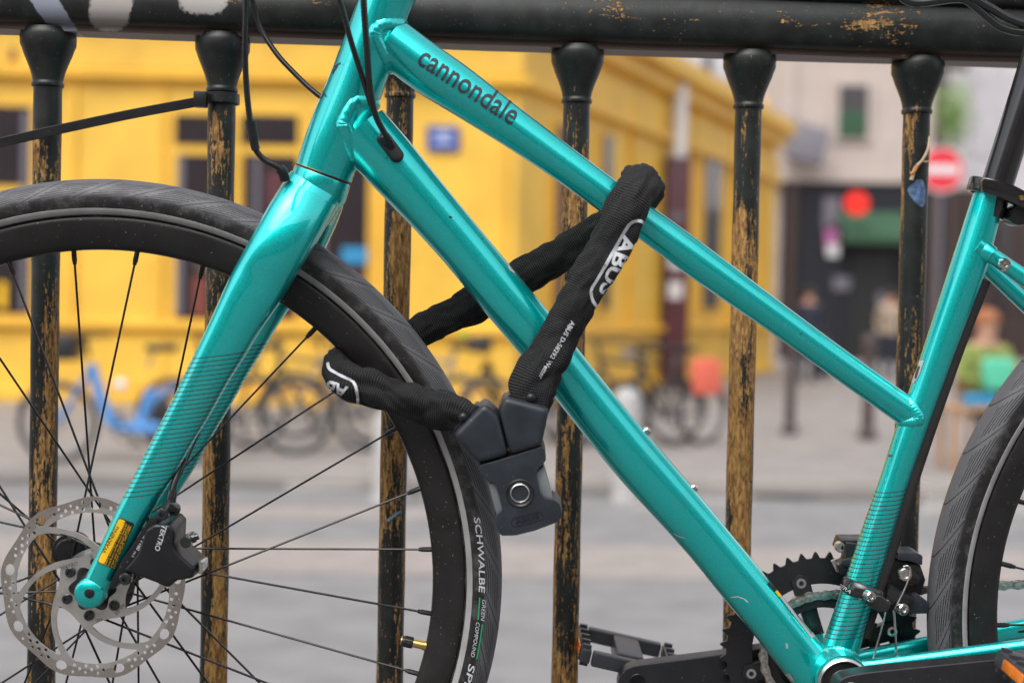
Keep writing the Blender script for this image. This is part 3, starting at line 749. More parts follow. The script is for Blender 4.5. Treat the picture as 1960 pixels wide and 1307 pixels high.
def grey_extra(t, P, X, Yv, Z): link('child_seat', bevel_mesh(box(P(.98, .98), .24, .26, .14, X, Yv, Z), .04), M['bike_black'], t); link('reflector', as_mesh(box(P(.82, 1.09), .07, .05, .05, X, Yv, Z)), M['lime'], t)
parked_bike('dark bicycle with a lime green dot behind its saddle', gp(720, 852, ZP), R_(6), M['bike_grey'], extra=grey_extra)
def coral_extra(t, P, X, Yv, Z): link('pannier', bevel_mesh(box(P(1.05, .70, -.1), .34, .12, .36, X, Yv, Z), .04), M['coral'], t); link('lamp', as_mesh(box(P(.1, .93), .1, .1, .08, X, Yv, Z)), M['greybox'], t)
parked_bike('black bicycle carrying a coral red pannier bag', gp(1195, 862, ZP), R_(38), M['bike_black'], extra=coral_extra)

parked_bike('black bicycle parked just left of the third baluster', gp(480, 858, ZP), R_(-7), M['bike_black'])
parked_bike('black bicycle with wheels showing right of the front tyre', gp(880, 850, ZP), R_(9), M['bike_black'], 'step')
parked_bike('grey step through bicycle behind the lock sleeve', gp(565, 838, ZP), R_(4), M['bike_grey'], 'step')
parked_bike('black bicycle standing next to the one with the coral bag', gp(1110, 856, ZP), R_(24), M['bike_black'])
# ---- people far behind
def person(label, base, H, shirt, trousers, hair, seated=False, face=-1):
    b = Vector(base); s = H / 1.75
    t = thing('person', label, 'person', b)
    if seated: J = {'pel': (0, 0, .52), 'chest': (0, .03, .86), 'neck': (0, 0, 1.08), 'head': (0, -.03, 1.22), 'crown': (0, -.02, 1.32), 'k': (.13, -.42, .50), 'f': (.13, -.40, .07), 'toe': (.13, -.55, .04), 's': (.19, .02, 1.0), 'e': (.25, -.12, .76), 'h': (.16, -.36, .76), 'hip': (.1, 0, .5)}
    else: J = {'pel': (0, 0, .95), 'chest': (0, .02, 1.28), 'neck': (0, 0, 1.50), 'head': (0, -.02, 1.62), 'crown': (0, -.01, 1.72), 'k': (.11, -.04, .50), 'f': (.11, .03, .07), 'toe': (.12, -.13, .03), 's': (.20, 0, 1.42), 'e': (.25, .02, 1.13), 'h': (.24, -.08, .88), 'hip': (.1, 0, .90)}
    vs, ed, rd = [], [], []
    def add(p, r, par=None):
        vs.append(b + Vector(p) * s); rd.append(r * s); i = len(vs) - 1
        if par is not None: ed.append((par, i))
        return i
    def mir(p): return (-p[0], p[1], p[2])
    pel = add(J['pel'], .15); ch = add(J['chest'], .17, pel); nk = add(J['neck'], .06, ch); hd = add(J['head'], .10, nk); add(J['crown'], .085, hd)
    for f_ in (lambda p: p, mir):
        hp = add(f_(J['hip']), .11, pel); k = add(f_(J['k']), .07, hp); ft = add(f_(J['f']), .05, k); add(f_(J['toe']), .04, ft)
        sh = add(f_(J['s']), .075, ch); e = add(f_(J['e']), .05, sh); add(f_(J['h']), .04, e)
    me = bpy.data.meshes.new('body'); me.from_pydata(vs, ed, []); ob = bpy.data.objects.new('tmp', me); COL.objects.link(ob)
    md = ob.modifiers.new('skin', 'SKIN')
    for i, r in enumerate(rd): me.skin_vertices[0].data[i].radius = (r, r)
    me.skin_vertices[0].data[0].use_root = True
    ob.modifiers.new('sub', 'SUBSURF').levels = 2
    dg = bpy.context.evaluated_depsgraph_get(); m2 = bpy.data.meshes.new_from_object(ob.evaluated_get(dg)); bpy.data.objects.remove(ob)
    for mt in (M[shirt], M[trousers], M['skin']): m2.materials.append(mt)
    for p in m2.polygons:
        z = (p.center.z - b.z) / s; ry = abs(p.center.x - b.x) / s
        p.material_index = 2 if z > J['neck'][2] - .02 else (1 if z < J['pel'][2] - .05 or (seated and p.center.y - b.y < -.15 * s and z < .62) else 0)
        p.use_smooth = True
    link('body', m2, None, t)
    hc = b + Vector(J['crown']) * s
    bm = bmesh.new(); bmesh.ops.create_icosphere(bm, subdivisions=2, radius=.125 * s)
    for v in bm.verts: v.co = Vector((v.co.x, v.co.y * 1.1 + .03 * s, v.co.z * .85)) + hc - Vector((0, 0, .03 * s))
    hm = bpy.data.meshes.new('hair'); bm.to_mesh(hm); bm.free(); hm.polygons.foreach_set('use_smooth', [True] * len(hm.polygons))
    link('hair', hm, M[hair], t)
    return t
person('person in a dark blue coat standing by the dark shopfront', (yp(1548, 600, 27).x, 27, ZP), 1.78, 'cloth_dark', 'cloth_dark', 'hair_dark')
person('person in a beige coat walking past the dark doorway', (yp(1704, 600, 29).x, 29, ZP), 1.80, 'cloth_beige', 'cloth_dark', 'hair_dark')
sp0 = (yp(1888, 640, 13.2).x, 13.2, ZP)
person('seated person with auburn hair, olive green top and mint bag', sp0, 1.8, 'cloth_green', 'cloth_dark', 'hair', seated=True)
c = Vector(sp0)
tag(link('shoulder_bag', bevel_mesh(box(c + Vector((.02, -.28, .83)), .28, .13, .30), .05, 3), M['cloth_teal']), 'mint green bag held on the lap of the seated person', 'bag')
ch_ = thing('wooden_chair', 'pale wooden chair under the seated person', 'chair', c + Vector((0, .05, 0)))
link('seat', bevel_mesh(box(c + Vector((0, .03, .42)), .42, .42, .03), .01), M['wood'], ch_)
link('backrest', bevel_mesh(box(c + Vector((0, .25, .75)), .40, .03, .30), .01), M['wood'], ch_)
for sx in (-.18, .18):
    for sy, hh in ((-.15, .42), (.24, .9)): link('leg', as_mesh(box(c + Vector((sx, sy, hh / 2)), .035, .035, hh)), M['wood'], ch_)
tb = thing('cafe_table', 'pale wooden cafe table beside the seated person', 'table', c + Vector((-.22, -.7, 0)))
tc = c + Vector((-.22, -.7, 0))
link('tabletop', bevel_mesh(box(tc + Vector((0, 0, .55)), .75, .5, .04), .01), M['wood'], tb)
for sx in (-.33, .33):
    for sy in (-.2, .2): link('leg', as_mesh(box(tc + Vector((sx, sy, .265)), .05, .05, .53)), M['wood'], tb)
tag(link('paper_bag', bevel_mesh(box(tc + Vector((-.05, 0, .62)), .3, .16, .1), .02), M['poster_blue']), 'light blue folded bag lying on the cafe table', 'bag')
p = gp(1572, 728, ZP)
sc_ = thing('suitcase', 'dark suitcase standing on the pavement behind the thin bollards', 'suitcase', p)
link('case', bevel_mesh(box(p + Vector((0, 0, .36)), .36, .22, .56), .04), M['cloth_dark'], sc_)
link('handle', as_mesh(sweep([p + Vector((-.1, 0, .62)), p + Vector((-.1, 0, .82)), p + Vector((.1, 0, .82)), p + Vector((.1, 0, .62))], .012, 6)), M['bike_grey'], sc_)
for sx in (-.14, .14): link('wheel', as_mesh(cyl(p + Vector((sx - .02, 0, .04)), p + Vector((sx + .02, 0, .04)), .04, seg=12)), M['bike_black'], sc_)

# ================================================================== THE RAILING
zr = fp(980, 94).z
X0 = fp(980, 94); X0.z = zr
def along(px, py): return (fp(px, py) - X0).dot(FD)
GRAF = []
for (px, py, hx, hz, sh, col) in ((92, 12, 26, 52, .62, (.34, .37, .45)), (213, 8, 38, 44, -.2, (.50, .46, .44)), (388, -18, 46, 44, 0, (.50, .48, .46))):
    P_ = fp(px, py, -.031); GRAF.append(((P_ - X0).dot(FD), P_.z - zr, hx * .00052, hz * .00052, sh, col))
M['rail'] = rail_mat('rail'); M['baluster'] = rail_mat('baluster')
fence = thing('railing', 'old dark green iron railing with worn balusters', 'railing', (X0.x, X0.y, ZT))
half = [(a_ * FS, b_ * FS) for a_, b_ in [(-.018, 0), (-.0185, .0055), (-.024, .0065), (-.0295, .012), (-.0322, .020), (-.0325, .030), (-.0310, .040), (-.0275, .048), (-.0262, .0530), (-.030, .0545), (-.0335, .0585), (-.0340, .074), (-.030, .084), (-.018, .091)]]
prof = half + [(-x, z) for x, z in reversed(half)]
RM = Matrix.Translation(X0) @ Matrix.Rotation(FYAW, 4, 'Z')
NR_ = 60; rings = []
for i in range(NR_):
    x = -1.5 + 3.0 * i / (NR_ - 1)
    rings.append([Vector((x, y_ + .0006 * math.sin(x * 9 + z_ * 50), z_ + (.0007 * noise.noise(Vector((x * 14, y_ * 30, z_ * 30)))))) for y_, z_ in prof])
def placed(name, me, mat, parent, mw):
    o = link(name, me, mat, parent); o.matrix_basis = mw; return o
placed('handrail', mesh_from(*loft(rings), sharp=40), M['rail'], fence, RM)
bprof = [(a_ * FS, b_ * FS) for a_, b_ in [(.0240, .004), (.0262, -.0005), (.0268, -.003), (.0265, -.0115), (.0248, -.0155), (.0226, -.022), (.0197, -.029), (.0170, -.036), (.0152, -.042), (.0144, -.0465), (.0143, -.0475), (.0154, -.0488), (.0156, -.0505), (.0153, -.0522), (.0137, -.0530)]]
HB = zr - ZT
bprof += [(.01345 * FS + .00025 * math.sin(i * 1.7), -.0545 - (HB - .0745) * i / 26) for i in range(27)] + [(.0134, -HB + .02), (.0165, -HB + .019), (.0165, -HB)]
bme = mesh_from(*lathe(list(reversed(bprof)), (0, 0, 0), (0, 0, 1), (1, 0, 0), 40), sharp=50)
bme.materials.append(M['baluster'])
BAL = []
for i, (px, py) in enumerate(((-240, 165), (91.5, 170), (425, 172), (766, 178), (1104, 186), (1433, 194), (1755, 203), (2078, 210))):
    q = fp(px, py); q.z = zr
    BAL.append(q); ob = placed('baluster', bme, None, fence, Matrix.Translation(q) @ Matrix.Rotation(random.uniform(0, 6.28), 4, 'Z')); ob.color = ((.5, .46, .56, .55, .60, .66, .42, .5)[i], 0, 0, 1)
placed('lower_rail', bevel_mesh(box((0, 0, -HB + .075), 3.0, .03, .022), .003), M['baluster'], fence, RM)

# cable tie on the second baluster
q = BAL[2]; zt = fp(425, 190).z
ct = thing('cable_tie', 'black plastic cable tie strapped round a baluster, its tail pulled left', 'cable tie', (q.x, q.y, zt))
ringp = [Vector((q.x + .0158 * math.cos(a), q.y + .0158 * math.sin(a), zt)) for a in [2 * PI * i / 28 for i in range(28)]]
link('loop', as_mesh(sweep(ringp, lambda t: (.0050, .0011), 8, closed=True, up=(0, 0, 1), sq=True)), M['black'], ct)
hp = fp(384, 191, -.018)
link('head', bevel_mesh(box(hp, .0125, .011, .0150, FD, FN, Vector((0, 0, 1))), .0015), M['black'], ct)
tail = catmull([fp(380, 195, -.018), fp(330, 204, -.024), fp(250, 219, -.028), fp(150, 240, -.026), fp(60, 260, -.024), fp(-40, 284, -.03), fp(-180, 325, -.04)], 50)
link('tail', as_mesh(sweep(tail, lambda t: (.0045, .0008), 8, up=(0, 0, 1), sq=True)), M['black'], ct)
# knotted string and paint on the sixth baluster, blue tie on the third
st_ = thing('string_scrap', 'frayed pale string scrap caught on a baluster', 'string', fp(1760, 300, -.014))
link('strand', as_mesh(sweep(catmull([fp(1779, 262, -.012), fp(1776, 285, -.0155), fp(1766, 306, -.0165), fp(1752, 322, -.0155), fp(1744, 345, -.0150)], 24), lambda t: .0010 + .0012 * t, 6)), M['straw'], st_)
link('strand', as_mesh(sweep(catmull([fp(1765, 308, -.0165), fp(1771, 310, -.016), fp(1777, 309, -.012)], 10), .0010, 6)), M['straw'], st_)
link('knot', as_mesh(sweep(catmull([fp(1756, 317, -.0165), fp(1750, 328, -.0165), fp(1743, 334, -.016)], 10), lambda t: .0018, 8)), simple('orange_fray', (.62, .25, .08), .8), st_)
bt = BVHTree.FromPolygons([v.co + BAL[6] for v in bme.vertices], [tuple(p.vertices) for p in bme.polygons])
o = decal_poly(rounded([(1736, 362), (1752, 345), (1766, 343), (1771, 362), (1772, 385), (1766, 398), (1756, 392), (1742, 376)], 6), bt, M['bluepaint'], 'paint_mark', fence); 
b3 = BVHTree.FromPolygons([v.co + BAL[3] for v in bme.vertices], [tuple(p.vertices) for p in bme.polygons])
decal_line([(741, 997), (752, 988), (760, 982), (768, 978)], 5, b3, M['bluetie'], 'paint_mark', fence)
# ================================================================== THE TEAL BICYCLE
WC = bp(205, 1103, 0.0); WR = bp(2530, 1165, 0.0)
R_T = 756 * bs(205, 1103, 0.0)                     # tyre radius
bike = thing('bicycle', 'teal city bicycle leaning against the old railing', 'bicycle', WC - BV * R_T)
def part_empty(name, parent):
    o = bpy.data.objects.new(name, None); COL.objects.link(o); o.parent = parent; o.matrix_parent_inverse = pinv(parent); o.empty_display_size = .05
    return o
def wpt(c, r, th, w): return c + BU * (r * math.cos(th)) + BV * (r * math.sin(th)) + BN * w
SC = R_T / .3477
def spoke_bank(wheel, c, off, det):
    rf, rn_, rr = .020, .0285, .2895 * SC
    for i in range(32):
        th = R_(off + 11.25 * i)
        far_ = i % 2 == 0; sgn = 1 if i % 4 in (0, 3) else -1
        rh = rf if far_ else rn_; hw = .031 if far_ else -.027
        tip = wpt(c, rr, th, 0.002 if far_ else -.002); hub = wpt(c, rh, th + sgn * R_(66), hw)
        d = (hub - tip).normalized()
        link('spoke', as_mesh(join_data(sweep([tip - d * .004, tip + d * .002, tip + d * .0115, tip + d * .0125, tip + d * .0145], lambda t: .0023 if t < .6 else .00185, 8), sweep([tip + d * .0140, hub], .00102, 6))), M['spoke'], wheel)
def wheel_at(c, off, front):
    wheel = part_empty('wheel', bike)
    ht = .0183; rc_ = (R_T - ht)
    n = 240; rings = []; prof = [(rc_ + ht * math.cos(R_(a)), ht * math.sin(R_(a)) * 1.0, a / 180) for a in range(-146, 147, 4)]
    V, F, UV = [], [], []
    rep = 46
    for i in range(n + 1):
        th = 2 * PI * i / n
        for r, w_, a in prof: V.append(wpt(c, r, th, w_)); UV.append((-rep * i / n * (1 if front else -1), a))
    k = len(prof)
    for i in range(n):
        for j in range(k - 1): F.append((i * k + j, i * k + j + 1, (i + 1) * k + j + 1, (i + 1) * k + j))
    ty = link('tyre', mesh_from(V, F, uvs=UV, sharp=None), M['tyre'], wheel)
    for s in (-1, 1):
        rs = [(rc_ + (ht + q) * math.cos(R_(a)), s * (ht + q) * math.sin(R_(a))) for a, q in ((113.5, -.0006), (114, .0004), (118, .0006), (123, .0006), (128, .0006), (132.5, .0004), (133, -.0006))]
        link('reflective_strip', mesh_from(*lathe(rs, c, BN, BU, 200, closed=False)[:1], lathe(rs, c, BN, BU, 200)[1][:-2], sharp=40), M['print_grey'], wheel)
    ro, ri = .3150 * SC, .2870 * SC
    rp_ = [(ro, -.0118), (ro - .0006, -.0123), (ro - .004, -.0124), (ro - .012, -.0112), (ri + .006, -.0078), (ri + .001, -.0050), (ri - .0003, -.002), (ri - .0003, .002), (ri + .001, .0050), (ri + .006, .0078), (ro - .012, .0112), (ro - .004, .0124), (ro - .0006, .0123), (ro, .0118), (ro - .003, .010), (ro - .003, -.010)]
    link('rim', mesh_from(*lathe(rp_, c, BN, BU, 220, closed=True), sharp=50), M['rim'], wheel)
    spoke_bank(wheel, c, off, front)
    hp_ = [(.0095, -.050), (.0125, -.047), (.0135, -.040), (.0300, -.0300), (.0320, -.0290), (.0320, -.0255), (.0290, -.0245), (.0160, -.018), (.0145, 0), (.0160, .022), (.0215, .0285), (.0230, .0295), (.0230, .0325), (.0215, .0335), (.013, .036), (.012, .048), (.0095, .050)]
    link('hub', mesh_from(*lathe(hp_, c, BN, BU, 48), sharp=40), M['black_gloss'], wheel)
    return wheel, ty
fw, ftyre = wheel_at(WC, 4.7, True)
rwh, rtyre = wheel_at(WR, 3.0, False)
# valve
a0 = math.atan2(-(1232 - 1103), 800 - 205) - .004
p0 = wpt(WC, .286 * SC, a0, 0); p1 = wpt(WC, .2665 * SC, a0, 0); p2 = wpt(WC, .2545 * SC, a0, 0); dv = (p2 - p0).normalized()
vv = link('valve', as_mesh(join_data(cyl(p0 - dv * .004, p0 + dv * .0015, .0044), sweep([p0, p1 + dv * .002], .0038, 14))), M['brass'], fw)
link('valve_cap', as_mesh(join_data(sweep([p0 + dv * .0105, p0 + dv * .011, p0 + dv * .019, p0 + dv * .021, p0 + dv * .0235], lambda t: .0048 if t < .6 else .0048 - (t - .6) * .0075, 14), *[cyl(p0 + dv * .0112 + (BN * math.cos(b) + dv.cross(BN) * math.sin(b)) * .0047, p0 + dv * .0185 + (BN * math.cos(b) + dv.cross(BN) * math.sin(b)) * .0047, .0005, seg=5) for b in [2 * PI * i / 14 for i in range(14)]])), M['black'], fw)

# brake rotor
def flat_plate(splines, z0, thick, c, name, mat, parent):
    cu = bpy.data.curves.new('c', 'CURVE'); cu.dimensions = '2D'; cu.fill_mode = 'BOTH'; cu.extrude = thick / 2
    for pts in splines:
        sp = cu.splines.new('POLY'); sp.points.add(len(pts) - 1); sp.use_cyclic_u = True
        for q, (x, y) in zip(sp.points, pts): q.co = (x, y, 0, 1)
    o = bpy.data.objects.new('c', cu); COL.objects.link(o)
    dg = bpy.context.evaluated_depsgraph_get(); me = bpy.data.meshes.new_from_object(o.evaluated_get(dg)); bpy.data.objects.remove(o); bpy.data.curves.remove(cu)
    for v in me.vertices: v.co = c + BU * v.co.x + BV * v.co.y + BN * (z0 + v.co.z)
    me.materials.clear()
    return link(name, me, mat, parent)
def circ(cx, cy, r, n=10, e=1.0, rot=0):
    return [(cx + r * math.cos(t) * math.cos(rot) - r * e * math.sin(t) * math.sin(rot), cy + r * math.cos(t) * math.sin(rot) + r * e * math.sin(t) * math.cos(rot)) for t in [2 * PI * i / n for i in range(n)]]
RR = .0795; WROT = -.043; M['rotor'] = rotor_mat(WC + BN * -.043)
rr_ = lambda t: RR + .0014 * math.cos(9 * (t - .12)) - .0010
outer = [(rr_(t) * math.cos(t), rr_(t) * math.sin(t)) for t in [2 * PI * i / 240 for i in range(240)]]
sp = [outer]
rin, rout = .0305, .0655
def arm_ang(k, r): return R_(60 * k + 12) + R_(58) * ((r - rin) / (rout - rin)) ** .8
for k in range(6):
    A = []; N = 14
    for i in range(N + 1):
        r = rin + .002 + (rout - rin - .002) * i / N; hw = (.0036 + .0016 * abs(2 * i / N - 1) ** 3) / r; A.append((r, arm_ang(k, r) + hw))
    B = []
    for i in range(N + 1):
        r = rin + .002 + (rout - rin - .002) * i / N; hw = (.0036 + .0016 * abs(2 * i / N - 1) ** 3) / r; B.append((r, arm_ang(k + 1, r) - hw))
    ao, bo_ = A[-1][1], B[-1][1]
    arc = [(rout + .0008 * math.sin(PI * i / 8), ao + (bo_ - ao) * i / 8) for i in range(1, 8)]
    ai, bi = A[0][1], B[0][1]; arc2 = [(rin + .002 - .0035 * math.sin(PI * i / 6), bi + (ai - bi) * i / 6) for i in range(1, 6)]
    sp.append([(r * math.cos(t), r * math.sin(t)) for r, t in A + arc + B[::-1] + arc2])
for k in range(9):
    t = 2 * PI * k / 9 + .12; sp.append(circ(.0727 * math.cos(t), .0727 * math.sin(t), .0050, 18, .82, t + PI / 2))
    for j, (dt, e) in enumerate(((.150, .0036), (.150, .0098), (.222, .0066), (.295, .0034), (.295, .0092), (.368, .0062), (.440, .0034), (.440, .0094), (.515, .0066))):
        r = rr_(t + dt) - e; sp.append(circ(r * math.cos(t + dt), r * math.sin(t + dt), .00165 if j % 3 else .0014, 9))
sp.append([((.0185 + .0022 * math.cos(6 * t)) * math.cos(t), (.0185 + .0022 * math.cos(6 * t)) * math.sin(t)) for t in [2 * PI * i / 90 for i in range(90)]])
rot = flat_plate(sp, WROT, .0019, WC, 'brake_rotor', M['rotor'], fw)
for k in range(6):
    t = R_(60 * k + 22); b = wpt(WC, .0235, t, WROT - .001)
    link('rotor_bolt', mesh_from(*lathe([(.0046, 0), (.0046, -.0015), (.0040, -.0030), (.0022, -.0034), (.0020, -.0016), (0, -.0015)], b, BN, BU, 18), sharp=30), M['black_gloss'], fw)
# wheel sensor on the hub
cs_ = bp(138, 1052, -.012)
sn_ = link('wheel_sensor', mesh_from(*lathe([(0, -.011), (.010, -.011), (.0118, -.0105), (.0125, -.0095), (.0150, -.009), (.0155, -.007), (.0155, .008), (.013, .011), (0, .011)], cs_, BN, BU, 36), sharp=40), M['black'], fw)

# ---- frame
frame = part_empty('frame', bike)
q1 = lambda x, y: (490 + x / 3.961, y / 3.961)
HTL = [(700, -40), (686, 0), (667, 50), (639, 126), (611, 192), (588, 247), (568, 311)]
HTR = [(793, 5), (783, 25), (742, 150), (727, 192), (672, 350)]
ht_r, _ = edge_tube(HTR, HTL, 1.0, 0, 40, 48, ext0=5, ext1=1)
# trim the head tube square to its axis
def trim(rings, pa, pb): return rings
head = link('head_tube', as_mesh(loft(ht_r), 50), M['teal'], frame)
TTU = [(785, 50), (843, 93), (899, 131), (980, 196), (1081, 273), (1182, 349), (1258, 403), (1333, 456), (1470, 560), (1591, 650), (1733, 752)]
TTL = [(755, 144), (793, 174), (850, 208), (980, 288), (1043, 330), (1167, 418), (1229, 461), (1308, 522), (1470, 633), (1609, 733), (1717, 809)]
tt_r, _ = edge_tube(TTU, TTL, 1.0, 0, 60, 48, ext0=45, ext1=40)
top = link('top_tube', as_mesh(loft(tt_r), 50), M['teal'], frame)
DTU = [(738, 160), (755, 225), (788, 273), (831, 330), (894, 408), (980, 512), (1061, 609), (1109, 671), (1167, 743), (1232, 822), (1320, 925), (1434, 1063), (1563, 1220)]
DTU = [(725, 202), (755, 237), (788, 275), (831, 330), (894, 408), (980, 512), (1061, 609), (1109, 671), (1167, 743), (1232, 822), (1320, 925), (1434, 1063), (1563, 1220)]
DTL = [(680, 322), (704, 347), (732, 376), (783, 428), (851, 502), (929, 600), (980, 660), (1013, 699), (1066, 766), (1111, 824), (1182, 913), (1245, 982), (1321, 1065), (1384, 1144), (1447, 1219), (1515, 1307)]
dt_r, _ = edge_tube(DTU, DTL, .95, 0, 70, 56, ext0=50, ext1=60, flat=2.25)
down = link('down_tube', as_mesh(loft(dt_r), 50), M['teal'], frame)
STL = [(1866, 362), (1831, 471), (1770, 660), (1745, 736), (1712, 827), (1685, 915), (1661, 980), (1621, 1098), (1581, 1214), (1568, 1252)]
STR = [(1924, 376), (1886, 524), (1833, 660), (1778, 812), (1735, 935), (1722, 980), (1680, 1118), (1644, 1245), (1632, 1285)]
st_r, _ = edge_tube(STR, STL, 1.0, 0, 60, 48, ext0=0, ext1=20)
seat = link('seat_tube', as_mesh(loft(st_r), 50), M['teal_seat'], frame)
# black guard along the back of the seat tube
GL = [(1880, 532), (1833, 655), (1778, 806), (1735, 929), (1680, 1112), (1668, 1150), (1648, 1215)]
GR = [(1895, 540), (1847, 662), (1793, 815), (1751, 940), (1695, 1122), (1683, 1160), (1662, 1222)]
g_r, _ = edge_tube([(x + 1, y) for x, y in GR], [(x - 14, y - 4) for x, y in GL], .80, 0, 40, 28, flat=2.6)
link('guard_strip', as_mesh(loft(g_r), 50), M['rubber_strip'], frame)
BBn = bp(1613, 1306, -.036); BBa = BBn
BBc = BBn + BN * .036
shell = link('bottom_bracket_shell', mesh_from(*lathe([(.0212, -.0355), (.0236, -.0352), (.0242, -.034), (.0242, .034), (.0212, .0355)], BBc, BN, BU, 56), sharp=40), M['teal'], frame)
link('bearing_cup', mesh_from(*lathe([(.0225, -.034), (.0225, -.0395), (.0205, -.041), (.0195, -.041), (.0190, -.0385), (.0135, -.0385), (.0125, -.042), (0, -.042)], BBc, BN, BU, 48), sharp=35), M['greymetal'] if 'greymetal' in M else M['steel'], frame)
for k in range(24):
    t = 2 * PI * k / 24; c_ = BBc + (BU * math.cos(t) + BV * math.sin(t)) * .0172 - BN * .0392
cupm = link('bearing_seal', mesh_from(*lathe([(.0185, -.0388), (.0185, -.0402), (.0125, -.0402), (.0125, -.0388)], BBc, BN, BU, 40), sharp=35), M['black'], frame)
# chain stays and seat stays
def stay(U, L, w, ratio=.7): return edge_tube(U, L, ratio, w, 24, 28, ext0=8, ext1=160, flat=2.4)[0]
link('chain_stay', as_mesh(loft(stay([(1640, 1264), (1786, 1245), (1904, 1229), (1960, 1222)], [(1640, 1300), (1786, 1285), (1904, 1270), (1960, 1262)], lambda t: -.022 - .030 * t)), 50), M['teal'], frame)
link('chain_stay', as_mesh(loft(stay([(1630, 1246), (1775, 1217), (1904, 1193), (1960, 1183)], [(1635, 1282), (1775, 1256), (1904, 1232), (1960, 1221)], lambda t: .022 + .028 * t)), 50), M['teal'], frame)
link('seat_stay', as_mesh(loft(stay([(1876, 455), (1904, 476), (1960, 513)], [(1866, 487), (1900, 508), (1960, 552)], lambda t: -.010 - .012 * t, 1.0)), 50), M['teal'], frame)
link('seat_stay', as_mesh(loft(stay([(1862, 470), (1905, 506), (1960, 557)], [(1846, 492), (1889, 532), (1960, 600)], lambda t: .018 + .014 * t, 1.0)), 50), M['teal'], frame)
SB = bp(1922, 506, -.030)
link('stay_bolt', mesh_from(*lathe([(0, .001), (.0058, .001), (.0058, -.001), (.0045, -.0036), (.0022, -.0038), (.0020, -.0020), (0, -.0018)], SB, BN, BU, 24), sharp=30), M['chrome'], frame)
# weld beads
def weld(rings, main, k0, k1, rad=.0052, name='weld_bead', amp=.0011):
    tree = bvh_of([main]); n = len(rings[0]); path = []
    for j in range(n):
        a = rings[k0][j]; b = rings[k1][j]; d = (b - a).normalized()
        h = tree.ray_cast(a, d)
        path.append(h[0] if h[0] is not None else None)
    good = [p for p in path if p is not None]
    if len(good) < n * .7: return None
    out = []
    for j, p in enumerate(path):
        if p is None:
            jj = j
            while path[jj % n] is None: jj += 1
            p = path[jj % n]
        out.append(p)
    cenr = sum(rings[k1], Vector()) / n
    for _ in range(5): out = [(out[j - 1] + out[j] * 2 + out[(j + 1) % n]) / 4 for j in range(n)]
    ax_ = (sum(rings[k0], Vector()) / n - cenr).normalized(); mid = sum(out, Vector()) / n; o2 = []
    for j, p in enumerate(out):
        rad_v = (p - mid); rad_v = (rad_v - ax_ * rad_v.dot(ax_)).normalized()
        o2.append(p - (rad_v * .6 + ax_ * .4).normalized() * rad * .74)
    dense = []
    for j in range(n):
        for k in range(3): dense.append(o2[j].lerp(o2[(j + 1) % n], k / 3))
    return link(name, as_mesh(sweep(dense, lambda t: rad + amp * .10 * math.sin(t * 2 * PI * 38) + amp * .35 * noise.noise(Vector((t * 9, 3, rad * 100))), 14, closed=True), None), M['teal'], frame)
weld(tt_r, head, 12, 4, .0078); weld(dt_r, head, 14, 5, .0080); weld(tt_r, seat, 48, 54, .0068); weld(dt_r, shell, 60, 66, .0060); weld(st_r, shell, 50, 56, .0058)
link('seat_stay_bridge', as_mesh(sweep(catmull([bp(1872, 470, -.004), bp(1884, 480, -.010), bp(1898, 490, -.013)], 8), lambda t: .0095 - .0015 * t, 16)), M['teal'], frame)
# lettering and marks on the frame
T_top, T_down, T_seat, T_head = bvh_of([top]), bvh_of([down]), bvh_of([seat]), bvh_of([head])
decal_text('cannondale', (796, 121), (979, 241), 41, T_top, M['print_dark'], 'lettering', frame, bold=.014, space=1.02)
decal_poly([(1745, 734), (1758, 691), (1769, 690), (1760, 719), (1750, 733)], T_seat, M['sticker'], 'sticker', frame)
decal_line([(1753, 724), (1760, 701)], 4, T_seat, M['print_dark'], 'sticker_print', frame, off=.0007)
decal_line([(1701, 872), (1708, 872)], 5, T_seat, M['etch'], 'small_mark', frame)
for a, b in (((652, 121), (640, 129)), ((646, 127), (638, 138)), ((640, 133), (637, 142)), ((625, 186), (616, 172)), ((620, 180), (613, 190))): decal_line([a, b], 2.4, T_head, M['print_dark'], 'badge_line', frame)
decal_line([(1472, 1113), (1487, 1129)], 12, T_down, M['label_black'], 'label_strip', frame); decal_line([(1487, 1129), (1495, 1139)], 11, T_down, M['label_yellow'], 'label_strip', frame)
decal_line([(1495, 1139), (1556, 1219)], 9, T_down, M['sticker'], 'label_strip', frame)
decal_line([(984, 522), (976, 516), (972, 510)], 3, T_down, M['sticker'], 'small_mark', frame)
decal_line([(1399, 1142), (1412, 1141), (1424, 1145), (1432, 1152)], 1.6, T_down, M['print_white'], 'scratch', frame); decal_line([(1290, 1020), (1300, 1026), (1312, 1029)], 1.3, T_down, M['print_white'], 'scratch', frame)
decal_line([(1505, 1230), (1507, 1240)], 4, T_down, M['sticker'], 'scratch', frame)
decal_poly([(1503, 1290), (1512, 1287), (1522, 1303), (1514, 1310)], T_down, M['sticker'], 'sticker', frame)
